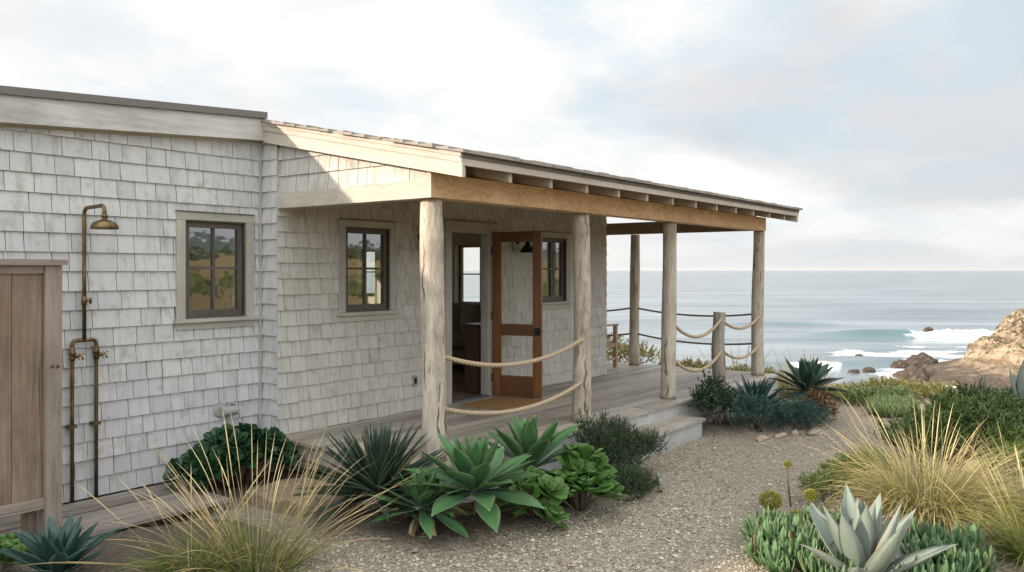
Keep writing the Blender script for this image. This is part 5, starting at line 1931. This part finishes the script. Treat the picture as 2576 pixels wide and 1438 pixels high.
agave('agave', 'slender blue green agave leaf spear behind the juniper shrub', 'agave', (12.45, 1.72, gh(12.45, 1.72)), 'ag_blue',
      n=3, L=.62, Wd=.08, shape=T_AMER, el0=1.55, el1=1.3, seed=66, bend=(.05, .1), fold=.55, thick=.2, lift=.05, nseg=9, core_r=.05, az0=2.4)


def fingers(name, label, spots, n, L, Wd, seed, mat='jade_tuft', group=None, kind=None, rise=(.45, 1.45), per=9):
    """ground hugging mat of upright finger leaves in small tufts"""
    rs = np.random.RandomState(seed)
    mb = MB()
    allB, allaz, allel, allL = [], [], [], []
    for (x_, y_, rx, ry, dens) in spots:
        m_ = int(n * dens)
        r = rs.rand(m_) ** .5
        a = rs.rand(m_) * 2 * PI
        cx_ = x_ + rx * r * np.cos(a)
        cy_ = y_ + ry * r * np.sin(a)
        z_ = ground_h(cx_[:, None], cy_[:, None])[0][:, 0]
        hgt = rs.uniform(.0, .08, m_) * (1.2 - r)
        k_ = np.arange(per)
        az = rs.rand(m_)[:, None] * 6 + k_[None] * GA
        f = ((k_ + .5) / per)[None]
        el = rise[1] + (rise[0] - rise[1]) * f + rs.randn(m_, per) * .15
        B = np.stack([np.broadcast_to(cx_[:, None], az.shape), np.broadcast_to(cy_[:, None], az.shape), np.broadcast_to((z_ + hgt)[:, None], az.shape) + .035 * (1 - f)], -1)
        allB.append(B.reshape(-1, 3)); allaz.append(az.ravel()); allel.append(el.ravel())
        allL.append((L * rs.uniform(.6, 1.2, (m_, 1)) * rs.uniform(.75, 1.15, az.shape)).ravel())
    B, az, el, ln = map(np.concatenate, (allB, allaz, allel, allL))
    leaves(mb, B, az, el, ln, Wd * rs.uniform(.8, 1.2, len(B)), T_FIN, .25, .15, .75, 5, 0)
    o = mb.build(name, mat, smooth=True)
    tag(o, label, 'succulent', group)
    if kind:
        o['kind'] = kind
    return o


fingers('finger_succulent', 'blue green finger leaved succulent patch between the gravel and the blue agave', [(5.75, 2.02, .36, .26, 1.), (5.45, 1.82, .2, .2, .5), (5.95, 2.2, .2, .16, .4)], 62, .165, .030, 71, per=7, rise=(.5, 1.4))
fingers('finger_succulent', 'finger leaved succulents crowding the right foot of the blue agave', [(6.05, 1.08, .4, .28, 1.), (5.6, 1.08, .26, .2, .5)], 55, .155, .029, 72, per=7, rise=(.5, 1.4))
fingers('finger_succulent', 'finger leaved succulents at the near foot of the blue agave', [(5.3, 1.48, .2, .25, .8)], 34, .15, .029, 73, per=7, rise=(.5, 1.4))
fingers('finger_succulent', 'low finger leaved succulents behind the blue agave below the yellow flower heads', [(6.45, 2.05, .3, .22, 1.)], 70, .075, .018, 74)
fingers('finger_succulent', 'grey green tuft of upright succulents at the far end of the path', [(12.35, 2.86, .55, .28, 1.)], 150, .15, .026, 75, 'finger_far', rise=(.7, 1.5))
fingers('finger_succulent', 'small dark tuft of upright succulents at the foot of the juniper', [(10.35, 2.22, .3, .2, 1.)], 80, .15, .02, 76, 'fluffy', rise=(.7, 1.5))

bush('coastal_shrub', 'yellow green scrubby shrub mound at the cliff edge past the path', (13.7, 3.25),
     [(-.35, .35, -.04, .5, .4, .13), (.2, .0, .0, .6, .45, .17), (.7, -.5, -.04, .5, .4, .12), (-.75, .55, -.03, .3, .3, .1)], 900, 11, (.06, .017), .13, 'yellow_bush', 81, up=.7, spread=.55, shell=.4)
bush('coastal_shrub', 'pale olive low scrub at the sandy end of the path', (12.95, 3.35),
     [(0, 0, .02, .42, .3, .10), (.35, -.3, .02, .32, .25, .09)], 460, 11, (.06, .016), .12, 'finger_far', 82, up=.9, spread=.5, shell=.3)
bush('coastal_shrub', 'green hedge like scrub beyond the rear of the deck behind the bench', (13.95, 8.6),
     [(0, .2, .34, .6, .9, .46), (.2, -.7, .18, .5, .6, .34), (.1, 1.3, .34, .6, .9, .46)], 1100, 11, (.055, .022), .12, 'yellow_bush', 83, shape=T_AEO, up=.5, spread=.6, shell=.45)
bush('coastal_shrub', 'low olive scrub strip along the edge beyond the rope railing', (13.7, 6.0),
     [(0, -.6, .1, .35, .6, .2), (0, .4, .12, .35, .6, .2)], 460, 11, (.06, .018), .11, 'yellow_bush', 84, up=.6, spread=.5, shell=.4)
bush('juniper_shrub', 'wide dark green juniper shrub on the right of the path', (10.15, 1.55),
     [(-.55, .35, .06, .5, .35, .14), (.1, .1, .08, .7, .45, .19), (.8, -.1, .10, .7, .45, .21), (1.4, .0, .1, .6, .4, .20), (-.2, -.4, .05, .7, .4, .16), (.9, -.6, .08, .6, .4, .18), (-.9, .2, .03, .3, .26, .1), (.3, .3, .2, .2, .2, .13), (1.0, .3, .21, .2, .2, .13), (1.6, .25, .22, .22, .2, .12)],
     1500, 16, (.075, .017), .17, 'juniper', 85, up=.55, spread=.55, shell=.55)
bush('feathery_groundcover', 'bright green feathery mound between the gravel and the golden grass', (7.75, 2.12),
     [(0, 0, .06, .45, .26, .17), (-.5, .06, .05, .32, .2, .13), (.5, .0, .05, .4, .22, .14)], 620, 14, (.05, .007), .10, 'feather', 86, up=.8, spread=.45, shell=.2, stems=5)
bush('feathery_groundcover', 'olive green scrubby mat behind the golden grass under the juniper', (8.9, .95),
     [(0, 0, .06, .6, .3, .17), (.6, .05, .06, .5, .3, .16)], 420, 12, (.05, .008), .10, 'feather', 87, up=.7, spread=.5, shell=.2, stems=5)


def flower_head(label, x_, y_, z_, r_, seed, stem=True):
    t = thing('flower_head', label, 'flower', (x_, y_, gh(x_, y_)), 'yellow flower heads in the near bed')
    rs = np.random.RandomState(seed)
    z0_ = gh(x_, y_)
    n = 1500
    d_ = rs.randn(n, 3)
    d_ /= np.linalg.norm(d_, axis=1)[:, None]
    B = np.array((x_, y_, z0_ + z_)) + d_ * np.array((r_, r_, r_ * .8)) * (rs.uniform(.6, .95, (n, 1)) * (1 + .5 * fbm(d_ * 2.2, seed, 3)[:, None]))
    mb = MB()
    leaves(mb, B, np.arctan2(d_[:, 1], d_[:, 0]) + rs.randn(n) * .5, np.arcsin(d_[:, 2]) + rs.randn(n) * .5, r_ * .22, r_ * .11, T_AEO, 0, .3, 0, 2, rs.randn(n))
    mb.build('florets', 'yellow', t)
    mb = MB()
    mb.tube([(x_ + .03, y_ - .02, z0_ - .02), (x_ + .02, y_, z0_ + z_ * .5), (x_, y_, z0_ + z_ - r_ * .4)], .007, 8)
    mb.build('stem', 'bark', t, smooth=True)


flower_head('round yellow green flower head on a bare stem standing highest over the gravel', 6.95, 2.42, .36, .032, 1)
flower_head('largest fluffy yellow flower mound at the gravel edge', 6.62, 2.44, .13, .085, 2)
flower_head('tall yellow flower head against the feathery green mound', 6.80, 2.18, .17, .055, 3)
flower_head('small pale yellow flower head low before the tall one', 6.55, 2.20, .06, .05, 4)

# curved terracotta rim sunk in the sand and a pale stone beside it
mb = MB()
a = np.linspace(.3, 3.6, 26)
mb.tube(np.stack([5.36 + .13 * np.cos(a), 1.80 + .13 * np.sin(a), np.full(26, gh(5.36, 1.8) + .012)], 1), .016, 10)
tag(mb.build('pot_rim', 'terracotta', smooth=True), 'curved terracotta pot rim sunk in the sand at the bottom edge', 'pot')
rock('stone', (5.27, 1.62, gh(5.27, 1.62) + .01), (.06, .05, .04), 'pale yellowish stone in the sand beside the terracotta rim', 91, 'rock_pale')
rock('stone', (8.9, 1.32, gh(8.9, 1.32) + .02), (.12, .09, .07), 'grey stone lying behind the golden grass below the juniper', 92, 'rock_pale')
rock('stone', (8.35, .62, gh(8.35, .62) + .02), (.12, .1, .1), 'pale tan stone at the far right edge of the bed', 93, 'rock_pale')

# dry leaves and thin twigs fallen on the bed edge
rs = np.random.RandomState(77)
mb = MB()
n = 150
bx = np.concatenate([rs.uniform(4.3, 5.6, 80), rs.uniform(5.1, 6.2, 40), rs.uniform(9.4, 11.2, 30)])
by = np.concatenate([rs.uniform(3.75, 4.5, 80), rs.uniform(1.1, 2.0, 40), rs.uniform(3.2, 3.9, 30)])
bz = ground_h(bx[:, None], by[:, None])[0][:, 0]
leaves(mb, np.stack([bx, by, bz + .012], 1), rs.rand(n) * 6.3, rs.uniform(-.05, .35, n), rs.uniform(.03, .10, n), rs.uniform(.01, .025, n), T_ATT, -.3, .4, 0, 5, rs.randn(n) * .4)
n = 60
bx, by = rs.uniform(4.2, 10.5, n), rs.uniform(1.9, 4.1, n)
bz = ground_h(bx[:, None], by[:, None])[0][:, 0]
leaves(mb, np.stack([bx, by, bz + .012], 1), rs.rand(n) * 6.3, rs.uniform(-.05, .35, n), rs.uniform(.02, .07, n), rs.uniform(.008, .018, n), T_ATT, -.3, .4, 0, 5, rs.randn(n) * .4)
ll = mb.build('leaf_litter', 'dry', origin=(0, 0, 0))
ll['kind'] = 'stuff'
ll['label'] = 'dry brown fallen leaves under the agaves'
mb = MB()
mb.tube([(4.15, 4.34, .05), (4.5, 4.03, .045), (4.8, 3.80, .05), (5.05, 3.62, .04)], [.008, .010, .009, .006], 8)
tag(mb.build('branch', 'pipe_pale', smooth=True), 'thin grey branch edging the bed in front of the agaves', 'branch')
